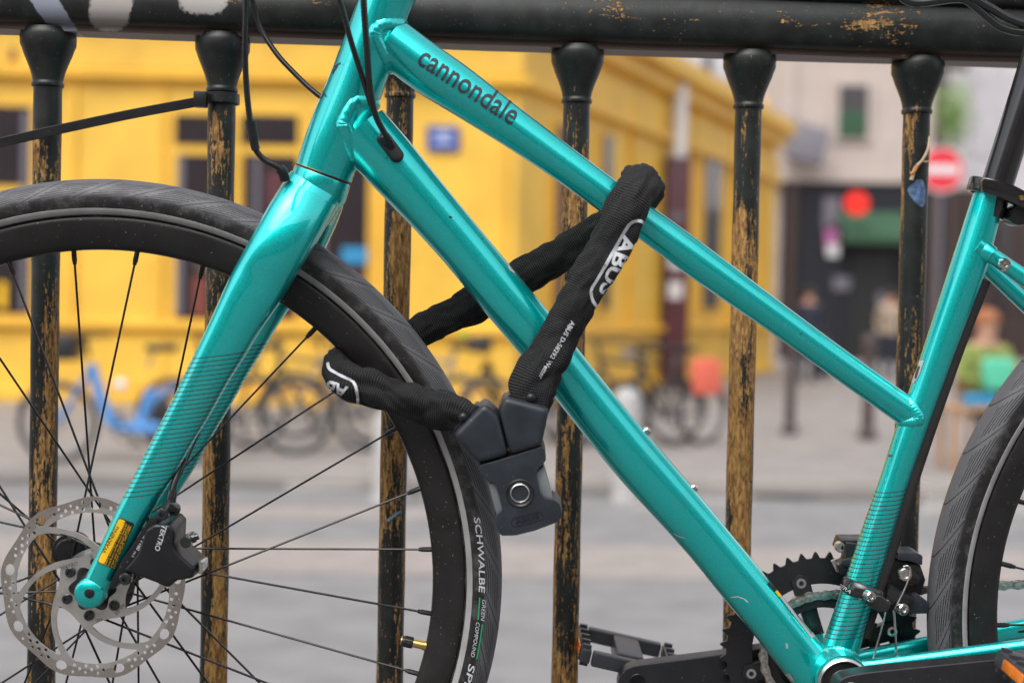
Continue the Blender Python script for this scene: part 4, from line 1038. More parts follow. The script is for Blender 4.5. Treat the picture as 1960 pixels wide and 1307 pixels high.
# cable port
d_ = ray(747, 282).normalized(); hit = T_down.ray_cast(CAM, d_)
pn = hit[1] if hit[1].dot(d_) < 0 else -hit[1]; ax = (bp(765, 306) - bp(729, 258)).normalized(); ax = (ax - pn * ax.dot(pn)).normalized(); ay = pn.cross(ax)
V_, F_ = [], []; rg = []
for h, sc in ((-.004, 1.0), (.0012, 1.0), (.0026, .93), (.0034, .80), (.0036, .55)):
    rg.append([hit[0] + ax * ((.0088 if math.cos(t) > 0 else -.0088) + .0062 * sc * math.cos(t)) + ay * .0062 * sc * math.sin(t) + pn * h for t in [2 * PI * i / 32 + .001 for i in range(32)]])
port = link('cable_port', as_mesh(loft(rg), 60), M['black'], frame)
nk = hit[0] - ax * .0042; link('cable_collar', as_mesh(sweep([nk + pn * .001 + ax * .004, nk + pn * .005, nk + pn * .008 - ax * .006], lambda t: .0048 - .0010 * t, 16)), M['black'], port)
# bottle bosses
for x, y in ((1232, 829), (1322, 938)):
    a = bp(x, y, 0.0); dirn = (bp(x + 75, y - 66) - bp(x, y)).normalized()
    bs_ = link('bottle_boss', as_mesh(sweep([a - dirn * .004, a + dirn * .0012, a + dirn * .0018], .0044, 18)), M['teal'], frame)
    link('bolt', mesh_from(*lathe([(.0040, .0015), (.0044, .0022), (.0044, .0035), (.0036, .0056), (.0018, .0066), (0, .0068)], a, dirn, BN, 20), sharp=40), M['chrome'], bs_)
# headset, stem, bars above the frame
hd = (bp(738, 0) - bp(618, 335)).normalized(); hb = bp(739, -6)
link('headset', mesh_from(*lathe([(.0195, -.010), (.0205, -.004), (.0215, .000), (.0215, .006), (.0175, .010), (.0170, .040), (.0150, .041)], hb, hd, BN, 40), sharp=30), M['black_gloss'], bike)
link('headset_gap', mesh_from(*lathe([(.0200, -.0008), (.0254, -.0007), (.0254, .0007), (.0200, .0008)], bp(618.8, 333.5), hd, BN, 48), sharp=30), M['black'], bike)
sm = hb + hd * .055; fwd_ = (-BU * .9 + BV * .25).normalized(); hbar = sm + fwd_ * .09
link('stem', as_mesh(join_data(sweep([hb + hd * .036, hb + hd * .075], .019, 20), sweep([sm, hbar], .016, 16), sweep([hbar - BN * .024, hbar + BN * .024], .021, 20))), M['black_gloss'], bike)
hbr = link('handlebar', as_mesh(sweep(catmull([hbar - BN * .31 + BU * .03, hbar - BN * .16 + BU * .004, hbar, hbar + BN * .16 + BU * .004, hbar + BN * .31 + BU * .03], 30), .0125, 14)), M['black'], bike)
for s in (-1, 1): link('grip', as_mesh(sweep([hbar + BN * s * .20 + BU * .012, hbar + BN * s * .315 + BU * .031], .0165, 16)), M['housing'], hbr)
# cables
def cable(name, pts, r, parent=bike, n=40, mat='housing'): return link(name, as_mesh(sweep(catmull([bp(*p) for p in pts], n), r, 12)), M[mat], parent)
cable('cable_housing', [(640, -30, -.05), (653, 10, -.052), (672, 80, -.050), (694, 150, -.046), (712, 205, -.040), (730, 245, -.034), (743, 264, -.0295), (749, 276, -.024)], .0024)
cable('cable_housing', [(694, -40, -.055), (697, 20, -.055), (702, 90, -.053), (707, 160, -.048), (717, 215, -.041), (733, 250, -.034), (745, 268, -.0295), (751, 280, -.024)], .0027)
cable('cable_housing', [(470, -60, .05), (485, 10, .055), (499, 55, .055), (530, 104, .05), (566, 143, .045), (600, 175, .04), (640, 205, .034)], .0024)
bh = cable('brake_hose', [(472, -40, -.05), (470, 40, -.05), (469, 100, -.05), (472, 170, -.048), (479, 235, -.046), (484, 262, -.044), (488, 284, -.043), (503, 304, -.042), (526, 317, -.042), (540, 327, -.041), (546, 345, -.038)], .0026)
cable('hose_sleeve', [(480, 232, -.046), (483, 250, -.045), (486, 268, -.044)], .0044, bh, 10, 'black')
cable('hose_sleeve', [(485, 262, -.0445), (487, 276, -.0435), (490, 287, -.043)], .0038, bh, 10, 'black')
cable('hose_sleeve', [(535, 323, -.0415), (541, 329, -.041), (546, 345, -.038)], .0044, bh, 10, 'black')

# ---- fork
BLL = [(552, 342), (533, 363), (490, 439), (444, 522), (386, 650), (331, 764), (278, 867), (235, 953), (222, 977), (177, 1078), (160, 1112)]
BLU = [(655, 374), (646, 396), (604, 466), (576, 514), (538, 576), (490, 643), (477, 670), (439, 726), (404, 791), (361, 860), (321, 933), (290, 977), (252, 1050), (217, 1103), (207, 1128)]
def fw_(t): return -.0185 - .0285 * min(1, t / .20) ** 1.0 * (2 - min(1, t / .2)) - .0075 * max(0, t - .2) / .8
def fr_(t): return 1.12 - .42 * min(1, t / .22) + .12 * max(0, (t - .22) / .78)
nb, _ = edge_tube(BLU, BLL, fr_, fw_, 70, 48, ext0=0, ext1=14, flat=2.35)
def mirror(r): return [[p - BN * (2 * (p - BO).dot(BN)) for p in ring] for ring in r]
fb = mirror(nb)
dA = bp(170, 1135, -.0625); dirb = (bp(240, 1000) - bp(170, 1135)).normalized()
ec = lathe([(0, -.006), (.0105, -.006), (.0128, -.0035), (.0132, 0), (.0132, .009), (.010, .011), (0, .011)], bp(173, 1134, -.058), BN, BU, 40)
ecf = lathe([(0, -.011), (.0132, -.009), (.0132, 0.003), (.0105, .006), (0, .006)], bp(173, 1134, -.058) + BN * .116, BN, BU, 32)
crown = edge_tube([(668, 364), (661, 378), (648, 404), (632, 432)], [(561, 324), (549, 340), (528, 376), (512, 402)], lambda t: 1.0 + .50 * t, 0, 22, 40, ext0=-4, flat=2.25)[0]
race = lathe([(0, -.0010), (.0250, -.0010), (.0254, -.002), (.0258, -.008), (.0262, -.016), (.0245, -.022), (0, -.022)], bp(618.8, 333.5), hd, BN, 48)
fork = link('fork', mesh_from(*join_data(loft(nb), loft(fb), ec, ecf, loft(crown), race), sharp=50), M['teal_fork'], bike)
axo = bp(171, 1135, -.0646)
link('axle_bolt', mesh_from(*lathe([(0, -.0008), (.0036, -.0008), (.0042, -.0004), (.0044, .003), (0, .003)], axo, BN, BU, 28), sharp=40), M['black'], fork)
T_fork = bvh_of([fork])
c5 = lambda x, y: (x / 3.961, 977 + y / 3.961)
lab = rounded([c5(905, 50), c5(1022, 98), c5(862, 442), c5(735, 388)], 5)
decal_poly(lab, T_fork, M['label_black'], 'warning_label', fork)
decal_poly(rounded([c5(908, 58), c5(954, 76), c5(790, 406), c5(744, 384)], 4), T_fork, M['label_yellow'], 'warning_label', fork, off=.0007)
LB = M['label_black']; LY = M['label_yellow']
decal_text('WARNING', c5(800, 325), c5(905, 125), 8.0, T_fork, LB, 'lettering', fork, off=.0010, cut=6)
for i, tx in enumerate(('Before removing or installing wheels,', 'know & carry out the owner\'s manual for', 'proper quick release skewer operation.', 'DO NOT REMOVE THIS LABEL')):
    o_ = 21 + i * 21.5
    a = (786 + o_ * .93, 402 + o_ * .37); b = (938 + o_ * .72, 88 + o_ * .30)
    decal_text(tx, c5(*a), c5(*b), 3.4 if i < 3 else 3.9, T_fork, LY, 'lettering', fork, off=.0010, cut=6)

# ---- front caliper
mount = link('caliper_mount', bevel_mesh(prism([c5(*p) for p in ((1195, 5), (1240, 40), (1150, 280), (1000, 440), (905, 565), (862, 540), (960, 345), (1095, 150))], -.070, -.052), .002, 2), M['caliper'], bike)
body = [c5(*p) for p in ((1195, 55), (1262, 12), (1380, 12), (1420, 55), (1412, 180), (1442, 228), (1480, 272), (1575, 350), (1568, 432), (1425, 455), (1370, 512), (1285, 472), (1180, 432), (1060, 392), (1018, 372), (1085, 300), (1130, 240), (1165, 150))]
cal = link('brake_caliper', bevel_mesh(prism(body, -.074, -.030, .93), .0042, 4, angle=12), M['caliper'], bike)
T_cal = bvh_of([cal, mount])
decal_text('TEKTRO', c5(1232, 108), c5(1172, 296), 9.5, T_cal, M['print_white'], 'lettering', cal, bold=.01, cut=6, shear=.15)
T_m = bvh_of([mount]);
decal_text('F160', c5(1068, 225), c5(1032, 290), 8, T_m, M['print_white'], 'lettering', mount, cut=6)
decal_text('mt:2', c5(1022, 305), c5(998, 345), 4.5, T_m, M['print_white'], 'lettering', mount, cut=6)
tri = [c5(1105, 180), c5(1108, 212), c5(1082, 205)]; decal_line(tri, 1.2, T_m, M['print_white'], 'arrow_mark', mount, closed=True)
b = bp(*c5(1415, 235), -.072); dirx = (bp(*c5(1490, 205), -.07) - b).normalized()
link('bleed_nipple', as_mesh(join_data(sweep([b - BN * .004, b + BN * .02], .0048, 14), sweep([b + BN * .006, b + BN * .006 + dirx * .006, b + BN * .006 + dirx * .0062, b + BN * .006 + dirx * .009], lambda t: .004 if t < .5 else .0028, 12))), M['black_gloss'], cal)
for p, r in (((958, 510), .0052), ((1240, 22), .0050)):
    link('mount_bolt', mesh_from(*lathe([(0, .002), (r, .002), (r, -.004), (r * .8, -.0055), (r * .45, -.0056), (r * .42, -.003), (0, -.003)], bp(*c5(*p), -.070), BN, BU, 20), sharp=30), M['black_gloss'], cal)
cable('brake_hose', [(352, 880, -.038), (340, 905, -.05), (331, 935, -.056), (327, 958, -.058), (324, 985, -.056)], .0028, cal, 24)
cable('banjo_fitting', [(330, 940, -.056), (327, 958, -.058), (325, 972, -.057)], .0046, cal, 10, 'black_gloss')
cable('banjo_fitting', [(316, 968, -.066), (326, 972, -.062), (336, 974, -.056)], .0055, cal, 8, 'black_gloss')
link('caliper_clip', bevel_mesh(prism([c5(1545, 340), c5(1580, 352), c5(1574, 430), c5(1545, 440)], -.066, -.045), .001), M['steel'], cal)
# rotor text
T_rot = bvh_of([rot])
decal_text('TEKTRO', c5(462, 452), c5(592, 410), 7, T_rot, M['etch'], 'lettering', fw, cut=8)
decal_text('160-22', c5(940, 690), c5(868, 778), 6, T_rot, M['etch'], 'lettering', fw, cut=8)
decal_text('HZ', c5(770, 812), c5(725, 824), 5.5, T_rot, M['etch'], 'lettering', fw, cut=8)
decal_text('Q', c5(680, 352), c5(700, 356), 5, T_rot, M['etch'], 'lettering', fw, cut=8)
# tyre lettering
T_ty = bvh_of([ftyre]); cc = (197, 1110)
for tx, r0, a0_, a1_, h, mt, bo, sh in (('SCHWALBE', 720, -9.6, 1.9, 11, 'print_white', .012, .12), ('GREEN', 727, 2.9, 6.1, 7, 'print_white', 0, .2), ('COMPOUND', 719, 6.4, 11.7, 7, 'print_white', 0, .2), ('SPI', 719, 12.8, 16.2, 12, 'print_white', .012, .12)):
    decal_text(tx, None, None, h, T_ty, M[mt], 'lettering', fw, bold=bo, shear=sh, polar=(cc, (r0, a0_), a1_), cut=5)
for r0, a0_, a1_ in ((722, 2.6, 6.0), (731, 6.6, 11.9)):
    decal_line([(cc[0] + r0 * math.cos(R_(a0_ + (a1_ - a0_) * i / 14)), cc[1] + r0 * math.sin(R_(a0_ + (a1_ - a0_) * i / 14))) for i in range(15)], 2.6, T_ty, M['print_green'], 'green_line', fw, sub=False)

# ---- seat post, clamp, saddle
sd_ = (bp(1990, 98) - bp(1912, 345)).normalized(); sp0_ = bp(1903, 372)
link('seat_post', mesh_from(*sweep([sp0_ - sd_ * .02, sp0_ + sd_ * .10, sp0_ + sd_ * .26], .0137, 36), sharp=50), M['black_gloss'], bike)
stx = (BU * sd_.dot(BV) - BV * sd_.dot(BU)).normalized()
cl = link('seat_clamp', mesh_from(*lathe([(.0150, -.006), (.0182, -.006), (.0190, -.004), (.0190, .005), (.0182, .0065), (.0142, .0065)], bp(1894, 362), sd_, BN, 44, closed=True), sharp=35), M['black_gloss'], bike)
link('clamp_lug', bevel_mesh(prism(rounded([(1872, 342), (1925, 352), (1975, 378), (1985, 405), (1950, 398), (1905, 378), (1872, 368)], 8), -.021, -.010), .003, 3), M['black_gloss'], cl)
link('clamp_pivot', mesh_from(*lathe([(0, -.012), (.0085, -.012), (.0095, -.010), (.0095, .010), (0, .011)], bp(1945, 412, -.004), BN, BU, 28), sharp=35), M['black_gloss'], cl)
link('clamp_bolt', mesh_from(*lathe([(0, -.002), (.0022, -.002), (.0026, .002)], bp(1955, 379, -.022), BN, BU, 16), sharp=35), M['brass'], cl)
sadc = sp0_ + sd_ * .285
srings = []
for i, (x, hw, th) in enumerate(((-.15, .006, .012), (-.145, .018, .024), (-.10, .024, .030), (-.04, .030, .034), (.03, .052, .036), (.08, .075, .036), (.115, .078, .030), (.125, .060, .018))):
    srings.append([sadc + BU * x + BV * (.012 + .012 * (x > .05) + th / 2 * math.sin(a) * (1 if math.sin(a) > 0 else .8)) + BN * hw * math.cos(a) for a in [2 * PI * j / 28 for j in range(28)]])
sad = link('saddle', as_mesh(loft(srings), 60), M['black'], bike)
for s, e in ((-.024, .0), (.020, .0)):
    link('saddle_rail', as_mesh(sweep(catmull([bp(1722, -12, s), bp(1735, 2, s), bp(1765, 6, s), bp(1835, -2, s), bp(1862, 10, s), bp(1893, 36, s), bp(1920, 54, s), bp(1965, 62, s), bp(2080, 58, s), bp(2130, 20, s), bp(2150, -30, s)], 60), .0036, 12)), M['black_gloss'], sad)
link('saddle_rail', as_mesh(sweep(catmull([bp(1790, -22, -.026), bp(1850, -8, -.026), bp(1892, 14, -.026), bp(1935, 38, -.026), bp(1990, 52, -.026), bp(2060, 45, -.026)], 40), .0036, 12)), M['black_gloss'], sad)

# ---- cranks, rings, chain
def ring_plate(name, outer, inner, w0, w1, c, mat, parent):
    n = len(outer); V = []
    for w_ in (w0, w1):
        V += [c + BU * x + BV * y + BN * w_ for x, y in outer] + [c + BU * x + BV * y + BN * w_ for x, y in inner]
    F = []
    for i in range(n):
        j = (i + 1) % n
        F += [(i, j, n + j, n + i), (2 * n + i, 3 * n + i, 3 * n + j, 2 * n + j), (i, 2 * n + i, 2 * n + j, j), (n + i, n + j, 3 * n + j, 3 * n + i)]
    return link(name, mesh_from(V, F, smooth=False), mat, parent)
def teeth(R, N, depth):
    out = []
    for k in range(N):
        for f_, d in ((0, 0), (.18, .05), (.30, .55), (.42, 1), (.52, 1), (.64, .55), (.76, .05), (.9, 0)):
            t = 2 * PI * (k + f_) / N; r = R - depth + depth * d; out.append((r * math.cos(t), r * math.sin(t)))
    return out
WCH = .046; s_ = bs(1571, 1246, WCH); CC = bp(1571, 1246, WCH) - BN * WCH
crk = part_empty('crankset', bike)
to = teeth(193 * s_, 44, 12 * s_); ti = [(132 * s_ * math.cos(math.atan2(y, x)), 132 * s_ * math.sin(math.atan2(y, x))) for x, y in to]
ring_plate('chainring', to, ti, WCH - .0013, WCH + .0013, CC, M['crank'], crk)
to = teeth(118 * s_, 30, 9 * s_); ti = [(90 * s_ * math.cos(math.atan2(y, x)), 90 * s_ * math.sin(math.atan2(y, x))) for x, y in to]
ring_plate('chainring', to, ti, WCH - .0085, WCH - .0062, CC, M['crank'], crk)
for k in range(4):
    t = R_(17 + 90 * k)
    P = lambda r, dt: CC + (BU * math.cos(t + dt) + BV * math.sin(t + dt)) * (r * s_)
    arm = [P(20, -.9), P(70, -.22), P(150, -.12), P(158, 0), P(150, .12), P(70, .22), P(20, .9)]
    V = [p + BN * (WCH - .004) for p in arm] + [p + BN * (WCH + .006) for p in arm]; n = 7
    link('spider_arm', bevel_mesh((V, [tuple(range(n)), tuple(range(2 * n - 1, n - 1, -1))] + [(i, i + n, (i + 1) % n + n, (i + 1) % n) for i in range(n)]), .001), M['crank'], crk)
    link('ring_bolt', mesh_from(*lathe([(.0052, -.006), (.0046, -.0074), (.0022, -.0074), (.0022, -.006)], CC + (BU * math.cos(t) + BV * math.sin(t)) * (140 * s_) + BN * (WCH + .003), BN, BU, 16), sharp=30), M['chrome'], crk)
    # long holes through the big ring read from the openings between arms
link('spindle', mesh_from(*sweep([BBc - BN * .07, BBc + BN * .075], .012, 24)), M['crank'], crk)
near = rounded([(1590, 1300), (1604, 1282), (1640, 1275), (1672, 1271), (1823, 1256), (1924, 1246), (2010, 1236), (2022, 1262), (2012, 1288), (1924, 1302), (1823, 1322), (1700, 1352), (1650, 1380), (1612, 1375), (1588, 1345)], 14)
ca = link('crank_arm', bevel_mesh(prism(near, -.083, -.064), .0045, 4, angle=15), M['crank'], crk)
link('crank_bolt', mesh_from(*lathe([(.0088, .001), (.0088, -.0012), (.0078, -.0018), (.0070, -.0012), (.0030, -.0012), (0, -.001)], bp(1629, 1325, -.084), BN, BU, 32), sharp=30), M['steel'], ca)
farp = rounded([(1560, 1215), (1500, 1222), (1374, 1242), (1207, 1263), (1186, 1276), (1178, 1300), (1186, 1330), (1210, 1345), (1374, 1320), (1500, 1300), (1580, 1290)], 14)
cf = link('crank_arm', bevel_mesh(prism(farp, .056, .074), .004, 4, angle=15), M['crank'], crk)
link('crank_bolt', mesh_from(*lathe([(.0075, -.001), (.0068, -.0016), (.0062, -.001), (0, -.001)], bp(1220, 1303, .056), BN, BU, 28), sharp=30), M['black'], cf)
def pedal(c, U_, V_, W_, par):
    """c: inner end of the axle; W_: outwards; U_: long side; V_: thickness"""
    L, Wd, T = .088, .086, .0145
    b = lambda u, w_, su, sw, st=T: box(c + U_ * u + W_ * w_, su, st, sw, U_, V_, W_)
    pd_ = link('pedal', bevel_mesh(join_data(b(-L / 2, .05, .010, Wd), b(L / 2, .05, .010, Wd), b(0, .008, L - .012, .010), b(0, .092, L - .012, .010), b(0, .05, .026, Wd - .022, .016)), .0028, 3), M['pedal'], par)
    for s in (-1, 1):
        for k in range(5): link('grip_tooth', as_mesh(b(s * L / 2, .014 + k * .018, .008, .004, T + .006)), M['pedal'], pd_)
        link('reflector', bevel_mesh(b(s * (L / 2 + .0052), .05, .002, .045, .009), .0006), M['orange'], pd_)
    link('axle', as_mesh(cyl(c - W_ * .018, c + W_ * .09, .006)), M['steel'], pd_)
    return pd_
fpc = bp(1205, 1288, .080)
tl = R_(-13)
U2 = (BU * math.cos(tl) + BV * math.sin(tl)); V2 = (BV * math.cos(tl) - BU * math.sin(tl))
pedal(bp(1208, 1280, .080), U2, V2, BN, bike)
npc = bp(2008, 1278, -.090); tl = R_(-14)
pedal(npc, (BU * math.cos(tl) + BV * math.sin(tl)), (BV * math.cos(tl) - BU * math.sin(tl)), -BN, bike)
# chain: alternate links
chain = part_empty('chain', bike)
PITCH_ = .0127
def link_mesh(wd, th=.0009):
    out = []
    for s in (-1, 1):
        pts = [(math.cos(a) * .0041, math.sin(a) * .0041) for a in [PI / 2 + PI * i / 6 for i in range(7)]] + [(PITCH_ / 2, -.0028)] + [(PITCH_ + math.cos(a) * .0041, math.sin(a) * .0041) for a in [-PI / 2 + PI * i / 6 for i in range(7)]] + [(PITCH_ / 2, .0028)]
        n = len(pts); V = [Vector((x, y, s * wd)) for x, y in pts] + [Vector((x, y, s * (wd + th))) for x, y in pts]
        out.append((V, [tuple(range(n)), tuple(range(2 * n - 1, n - 1, -1))] + [(i, (i + 1) % n, (i + 1) % n + n, i + n) for i in range(n)]))
    for x in (0, PITCH_):
        out.append(lathe([(.0019, -wd - .0016), (.0019, wd + .0016)], (x, 0, 0), (0, 0, 1), (1, 0, 0), 10))
        out.append(lathe([(.0036, -wd), (.0036, wd)], (x, 0, 0), (0, 0, 1), (1, 0, 0), 12))
    me = mesh_from(*join_data(*out), sharp=30); me.materials.append(M['chain']); return me
LM = (link_mesh(.0017), link_mesh(.0028))
rch = 30 * PITCH_ / (2 * PI) ; rch = 113 * s_
pathp = []
tdir = (bp(1960, 1103, WCH - .007) - bp(1571, 1124, WCH - .007)).normalized()
for i in range(16): pathp.append(CC + BV * rch + tdir * (PITCH_ * (16 - i)))
na = int(PI * rch / PITCH_) + 1
for i in range(na + 1): a = PI / 2 + i * PITCH_ / rch; pathp.append(CC + (BU * math.cos(a) + BV * math.sin(a)) * rch)
lastp = pathp[-1]
for i in range(1, 18): pathp.append(lastp + (BU * .995 + BV * .06).normalized() * PITCH_ * i)
for i in range(len(pathp) - 1):
    a, b = pathp[i], pathp[i + 1]; x = (b - a).normalized(); y = BN.cross(x).normalized()
    mw = Matrix((x, y, BN)).transposed().to_4x4(); mw.translation = a + BN * (WCH - .007)
    o = link('chain_link', LM[i % 2], None, chain); o.matrix_basis = mw

# ---- front derailleur
z2 = lambda x, y: (1560 + x / 6.533, 1000 + y / 6.533)
stax = (bp(1712, 980) - bp(1616, 1245)).normalized(); stn = BN.cross(stax).normalized()
cen = bp(1652, 1128); tr_ = .0178
fd = part_empty('front_derailleur', bike)
band_ = []
for i in range(40):
    a = 2 * PI * i / 40; band_.append(cen + (stn * math.cos(a) + BN * math.sin(a)) * tr_)
bd = link('clamp_band', mesh_from(*sweep(band_, lambda t: (.0070, .0026), 10, closed=True, up=stax), sharp=40), M['black_gloss'], fd)
link('clamp_knuckle', bevel_mesh(prism(rounded([z2(560, 830), z2(760, 830), z2(880, 950), z2(830, 1050), z2(700, 1030), z2(540, 950)], 6), -.026, -.004), .003, 3), M['black_gloss'], fd)
def bolt(x, y, w_, r, mat, par, ang=None):
    link('bolt', mesh_from(*lathe([(0, .003), (r, .003), (r, -.003), (r * .85, -.0042), (r * .5, -.0043), (r * .45, -.0020), (0, -.0018)], bp(*z2(x, y), w_), (BN * .9 - BU * .35) if ang else BN, BU, 20), sharp=30), M[mat], par)
bolt(680, 915, -.028, .0050, 'chrome', fd, 1); bolt(1085, 1075, -.012, .0056, 'chrome', fd, 1); bolt(1120, 640, -.004, .0062, 'steel', fd); bolt(310, 300, .020, .0048, 'steel', fd)
T_b = bvh_of([bd]); decal_text('ACERA', z2(205, 745), z2(440, 885), 6.4, T_b, M['print_white'], 'lettering', fd, bold=.01, shear=.25, cut=6)
def blk(name, pts, w0, w1, mat='black', bev=.0015): return link(name, bevel_mesh(prism([z2(*p) for p in pts], w0, w1), bev, 2), M[mat], fd)
blk('cage_plate', [(255, 140), (560, 140), (600, 230), (500, 245), (345, 190), (245, 275), (205, 275)], .018, .046, 'caliper')
blk('linkage_arm', [(335, 200), (560, 220), (560, 560), (270, 600), (230, 480), (320, 420)], .012, .030, 'black')
blk('linkage_plate', [(330, 450), (460, 420), (430, 540), (330, 520)], .006, .012, 'lock')
blk('cage_plate', [(190, 470), (260, 440), (300, 560), (420, 590), (400, 660), (250, 600)], .020, .024, 'steel', .0006)
blk('linkage_cover', [(930, 290), (1160, 290), (1240, 330), (1235, 450), (1090, 400), (930, 380)], -.004, .024, 'lock')
blk('linkage_body', [(900, 380), (1225, 450), (1290, 640), (1235, 800), (1030, 930), (880, 800), (840, 600)], .004, .028, 'black')
blk('linkage_arm', [(1030, 600), (1180, 540), (1290, 640), (1260, 760), (1100, 720)], -.002, .006, 'black_gloss')
blk('linkage_arm', [(860, 700), (1040, 800), (1160, 850), (1140, 960), (900, 960), (800, 860)], -.010, .012, 'black_gloss')
blk('cage_tail', [(1180, 870), (1250, 855), (1425, 1000), (1385, 1110), (1190, 1115)], -.004, .004, 'lock')
link('pulley_groove', mesh_from(*lathe([(.0095, -.004), (.0095, -.002), (.0080, -.001), (.0080, .001), (.0095, .002), (.0095, .005)], bp(*z2(1200, 640), .006), BN, BU, 24), sharp=30), M['black_gloss'], fd)
for pts, r in (([(1105, 545, -.006), (1165, 540, -.008), (1195, 600, -.008), (1150, 760, -.010), (1060, 960, -.012), (990, 1080, -.012)], .0008), ([(985, 1090, -.012), (1000, 1300, -.012), (1020, 1740, -.014)], .0011), ([(905, 960, -.010), (850, 1250, -.010), (720, 1720, -.012)], .0008)):
    link('inner_cable', as_mesh(sweep(catmull([bp(*z2(x, y), w_) for x, y, w_ in pts], 24), r, 6)), M['steel'], fd)
cable('cable_housing', [(1900, 1214, .036), (1930, 1210, .036), (1970, 1204, .036)], .0022)
cable('cable_ferrule', [(1904, 1214, .036), (1915, 1212, .036), (1928, 1210, .036)], .0030, bike, 8, 'black')

# ================================================================== THE CHAIN LOCK
lk = thing('chain_lock', 'black fabric covered chain lock hanging from the teal bicycle', 'bike lock', bp(985, 900, -.06))
def sleeve(name, pts, seed, n=150, seg=44, flat=.80):
    path = catmull([bp(x, y, w_) for x, y, w_, _ in pts], n)
    path = [p + BU * (.0022 * noise.noise(Vector((i * 24.0 / n, 1.7, seed)))) + BV * (.0022 * noise.noise(Vector((i * 24.0 / n, 9.1, seed)))) for i, p in enumerate(path)]; rad = lerp_list([r * .000485 for *_, r in pts], n)
    L = 0; V, F, UV = [], [], []; prev = None
    for i, p in enumerate(path):
        t = (path[min(i + 1, n - 1)] - path[max(i - 1, 0)]).normalized()
        if i: L += (p - path[i - 1]).length
        ref = BN if prev is None else prev
        x = (ref - t * ref.dot(t)).normalized(); prev = x; y = t.cross(x)
        for j in range(seg + 1):
            a = 2 * PI * j / seg; ca, sa = math.cos(a), math.sin(a)
            q = Vector((ca * 1.1, sa * 1.1, L * 26 + seed))
            wr = noise.noise(q) * .16 + noise.noise(Vector((ca * 2.0, sa * 2.0, L * 75 + seed * 3))) * .10 + noise.noise(Vector((ca * .6 + seed, sa * 3.2, L * 22))) * .15 - .10 * max(0, noise.noise(Vector((ca * 1.5 + 7, sa * 1.5, L * 48 + a * 1.4)))) 
            rg = 1 - abs(noise.noise(Vector((ca * 1.3 + 5, sa * 1.3 + L * 9, L * 40 + seed + ca * .8)))) * 2.4
            wr -= .17 * max(0, rg) ** 2
            wr += .085
            endp = max(0, 1 - min(L, 999) / .03)
            wr += .10 * endp * math.sin(a * 7 + 2 * noise.noise(Vector((a, L * 90, 3))))
            crease = .05 * math.sin(3 * a + L * 40 + seed)
            r = rad[i] * (1 + wr + crease)
            V.append(p + x * (r * ca * flat) + y * (r * sa)); UV.append((L, a / (2 * PI) * .085))
    k = seg + 1
    for i in range(n - 1):
        for j in range(seg): F.append((i * k + j, i * k + j + 1, (i + 1) * k + j + 1, (i + 1) * k + j))
    for base in (0, (n - 1) * k): F.append(tuple(base + j for j in range(seg)))
    return link(name, mesh_from(V, F, uvs=UV, sharp=None), M['weave'], lk)
A1 = [(1010, 790, -.056, 30), (1022, 745, -.056, 38), (1040, 700, -.054, 36), (1066, 645, -.052, 34), (1098, 590, -.050, 33), (1134, 530, -.048, 33), (1170, 462, -.046, 35), (1198, 408, -.044, 38), (1216, 370, -.038, 36), (1230, 347, -.018, 34), (1236, 346, .006, 34), (1230, 368, .030, 34), (1200, 405, .044, 34), (1145, 447, .052, 34), (1080, 486, .056, 33), (1010, 526, .058, 34), (945, 566, .060, 33), (895, 594, .060, 34), (850, 613, .056, 31), (806, 630, .050, 30), (760, 652, .046, 30), (715, 668, .042, 30), (675, 685, .034, 30), (652, 700, .014, 32), (650, 716, -.012, 36), (672, 732, -.030, 37), (715, 745, -.036, 36), (765, 762, -.040, 35), (815, 777, -.046, 37), (860, 786, -.052, 36), (895, 800, -.056, 31), (925, 824, -.056, 28)]
slv = sleeve('sleeve', A1, 2.3, n=330)
T_s = bvh_of([slv])
# white prints on the sleeve
def shift(p, d, k): return (p[0] + d[0] * k, p[1] + d[1] * k)
q7 = lambda x, y: (980 + x / 3.961, 330 + y / 3.961)
outl = catmull([Vector((*q7(*p), 0)) for p in ((1000, 432), (1012, 405), (985, 375), (945, 368), (900, 385), (865, 430), (790, 560), (710, 705), (640, 820), (605, 880), (600, 930), (620, 985), (650, 1018), (672, 1000), (690, 955))], 70)
decal_line([(p.x, p.y) for p in outl], 6.0, T_s, M['print_white'], 'logo_outline', lk, sub=False)
decal_text('ABUS', q7(846, 458), q7(655, 912), 27, T_s, M['print_white'], 'lettering', lk, bold=.03, shear=0, cut=4)
decal_text('ABUS D-58292 Wetter', q7(450, 1122), (1030, 722), 8.5, T_s, M['print_white'], 'lettering', lk, bold=.008, cut=4)
z8 = lambda x, y: (610 + x / 6.125, 640 + y / 6.125)
outl = catmull([Vector((*z8(*p), 0)) for p in ((105, 330), (125, 400), (180, 440), (300, 500), (380, 535), (425, 590), (450, 680), (460, 760), (455, 815))], 50)
decal_line([(p.x, p.y) for p in outl], 5.5, T_s, M['print_white'], 'logo_outline', lk, sub=False)
decal_text('AB', z8(352, 622), z8(110, 535), 26, T_s, M['print_white'], 'lettering', lk, bold=.035, cut=4)
z4 = lambda x, y: (840 + x / 4.357, 740 + y / 4.357)
def lockpart(name, pts, w0, w1, bev, seg, mat='lock', r=3, taper=.97, par=lk): return link(name, bevel_mesh(prism(rounded([z4(*p) for p in pts], r, 3), w0, w1, taper, True), bev, seg, angle=20), M[mat], par)
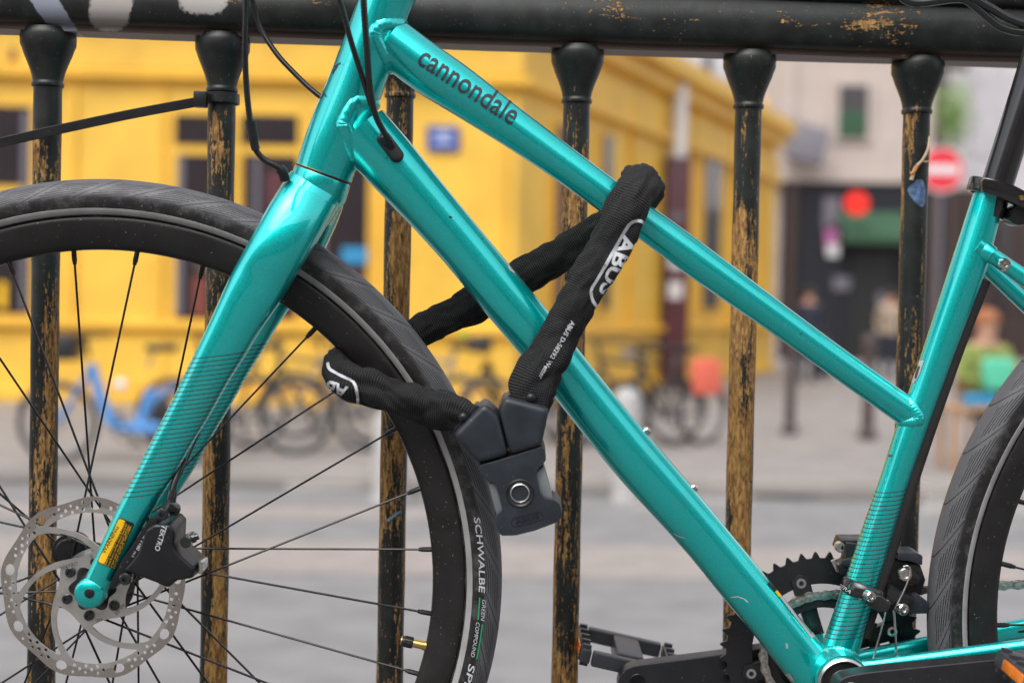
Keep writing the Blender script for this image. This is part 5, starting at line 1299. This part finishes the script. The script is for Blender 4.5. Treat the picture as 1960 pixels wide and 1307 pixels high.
# sockets are round in section
lockL, _ = edge_tube([z4(380, 138), z4(492, 245), z4(582, 578)], [z4(120, 402), z4(252, 560), z4(338, 642)], 1.0, -.056, 26, 40, flat=2.8)
sk1 = link('socket', bevel_mesh(prism([z4(*p) for p in ((120, 402), (380, 138), (492, 240), (583, 574), (335, 644), (250, 562))], -.081, -.033, .96, True), .0062, 6, angle=40, sharp=60), M['lock'], lk)
sk2 = link('socket', bevel_mesh(prism([z4(*p) for p in ((545, 84), (922, 184), (858, 500), (592, 576), (503, 205))], -.081, -.033, .96, True), .0062, 6, angle=40, sharp=60), M['lock'], lk)
for pts in ([(150, 395), (360, 172), (310, 150), (120, 360)], [(570, 92), (890, 178), (880, 130), (590, 60)]):
    lockpart('socket_mouth', pts, -.070, -.042, .006, 3, 'lock_dark')
lkb = lockpart('lock_body', [(332, 660), (580, 588), (852, 502), (880, 518), (896, 612), (818, 700), (810, 740), (850, 900), (880, 932), (962, 942), (1012, 980), (1030, 1082), (980, 1132), (800, 1200), (640, 1240), (520, 1242), (482, 1190), (465, 1110), (490, 1062), (532, 1032), (478, 820), (382, 770), (350, 730)], -.079, -.035, .0035, 4, r=5)
lockpart('side_plate', [(412, 800), (480, 815), (540, 1040), (485, 1075)], -.0735, -.040, .002, 2, 'plate')
lockpart('side_plate', [(800, 720), (878, 665), (952, 945), (860, 940)], -.0735, -.040, .002, 2, 'plate')
kc = bp(*z4(676, 886), -.079); kr = .00046 / 4.357
link('key_ring', mesh_from(*lathe([(112 * kr, .002), (112 * kr, -.0008), (104 * kr, -.0012), (96 * kr, -.0004), (76 * kr, .0010)], kc, BN, BU, 48), sharp=40), M['lock_dark'], lkb)
link('key_ring', mesh_from(*lathe([(76 * kr, .002), (76 * kr, -.0010), (70 * kr, -.0014), (64 * kr, -.0008), (60 * kr, .0020)], kc, BN, BU, 48), sharp=40), M['steel'], lkb)
link('keyhole_cover', mesh_from(*lathe([(61 * kr, .001), (58 * kr, .0004), (0, .0003)], kc, BN, BU, 32), sharp=40), M['black'], lkb)
T_l = bvh_of([lkb])
ol = []
for cx_, cy_, a0_, a1_ in ((640, 1130, 90, 270), (830, 1080, -90, 90)):
    for i in range(9):
        a = R_(a0_ + (a1_ - a0_) * i / 8 - 14); ol.append(z4(cx_ + 36 * math.cos(a), cy_ + 36 * math.sin(a)))
decal_line(ol, 1.5, T_l, M['lock_dark'], 'embossed_outline', lkb, closed=True)
decal_text('ABUS', z4(640, 1148), z4(838, 1092), 8.5, T_l, M['lock_dark'], 'lettering', lkb, bold=.02, cut=6)
for x, y in ((205, 255), (768, 92)):
    link('rivet', mesh_from(*lathe([(0, -.004), (.0026, -.0036), (.0040, -.0022), (.0044, 0), (.0044, .006)], bp(*z4(x, y), -.071), BN, BU, 20), sharp=60), M['lock_dark'], lk)
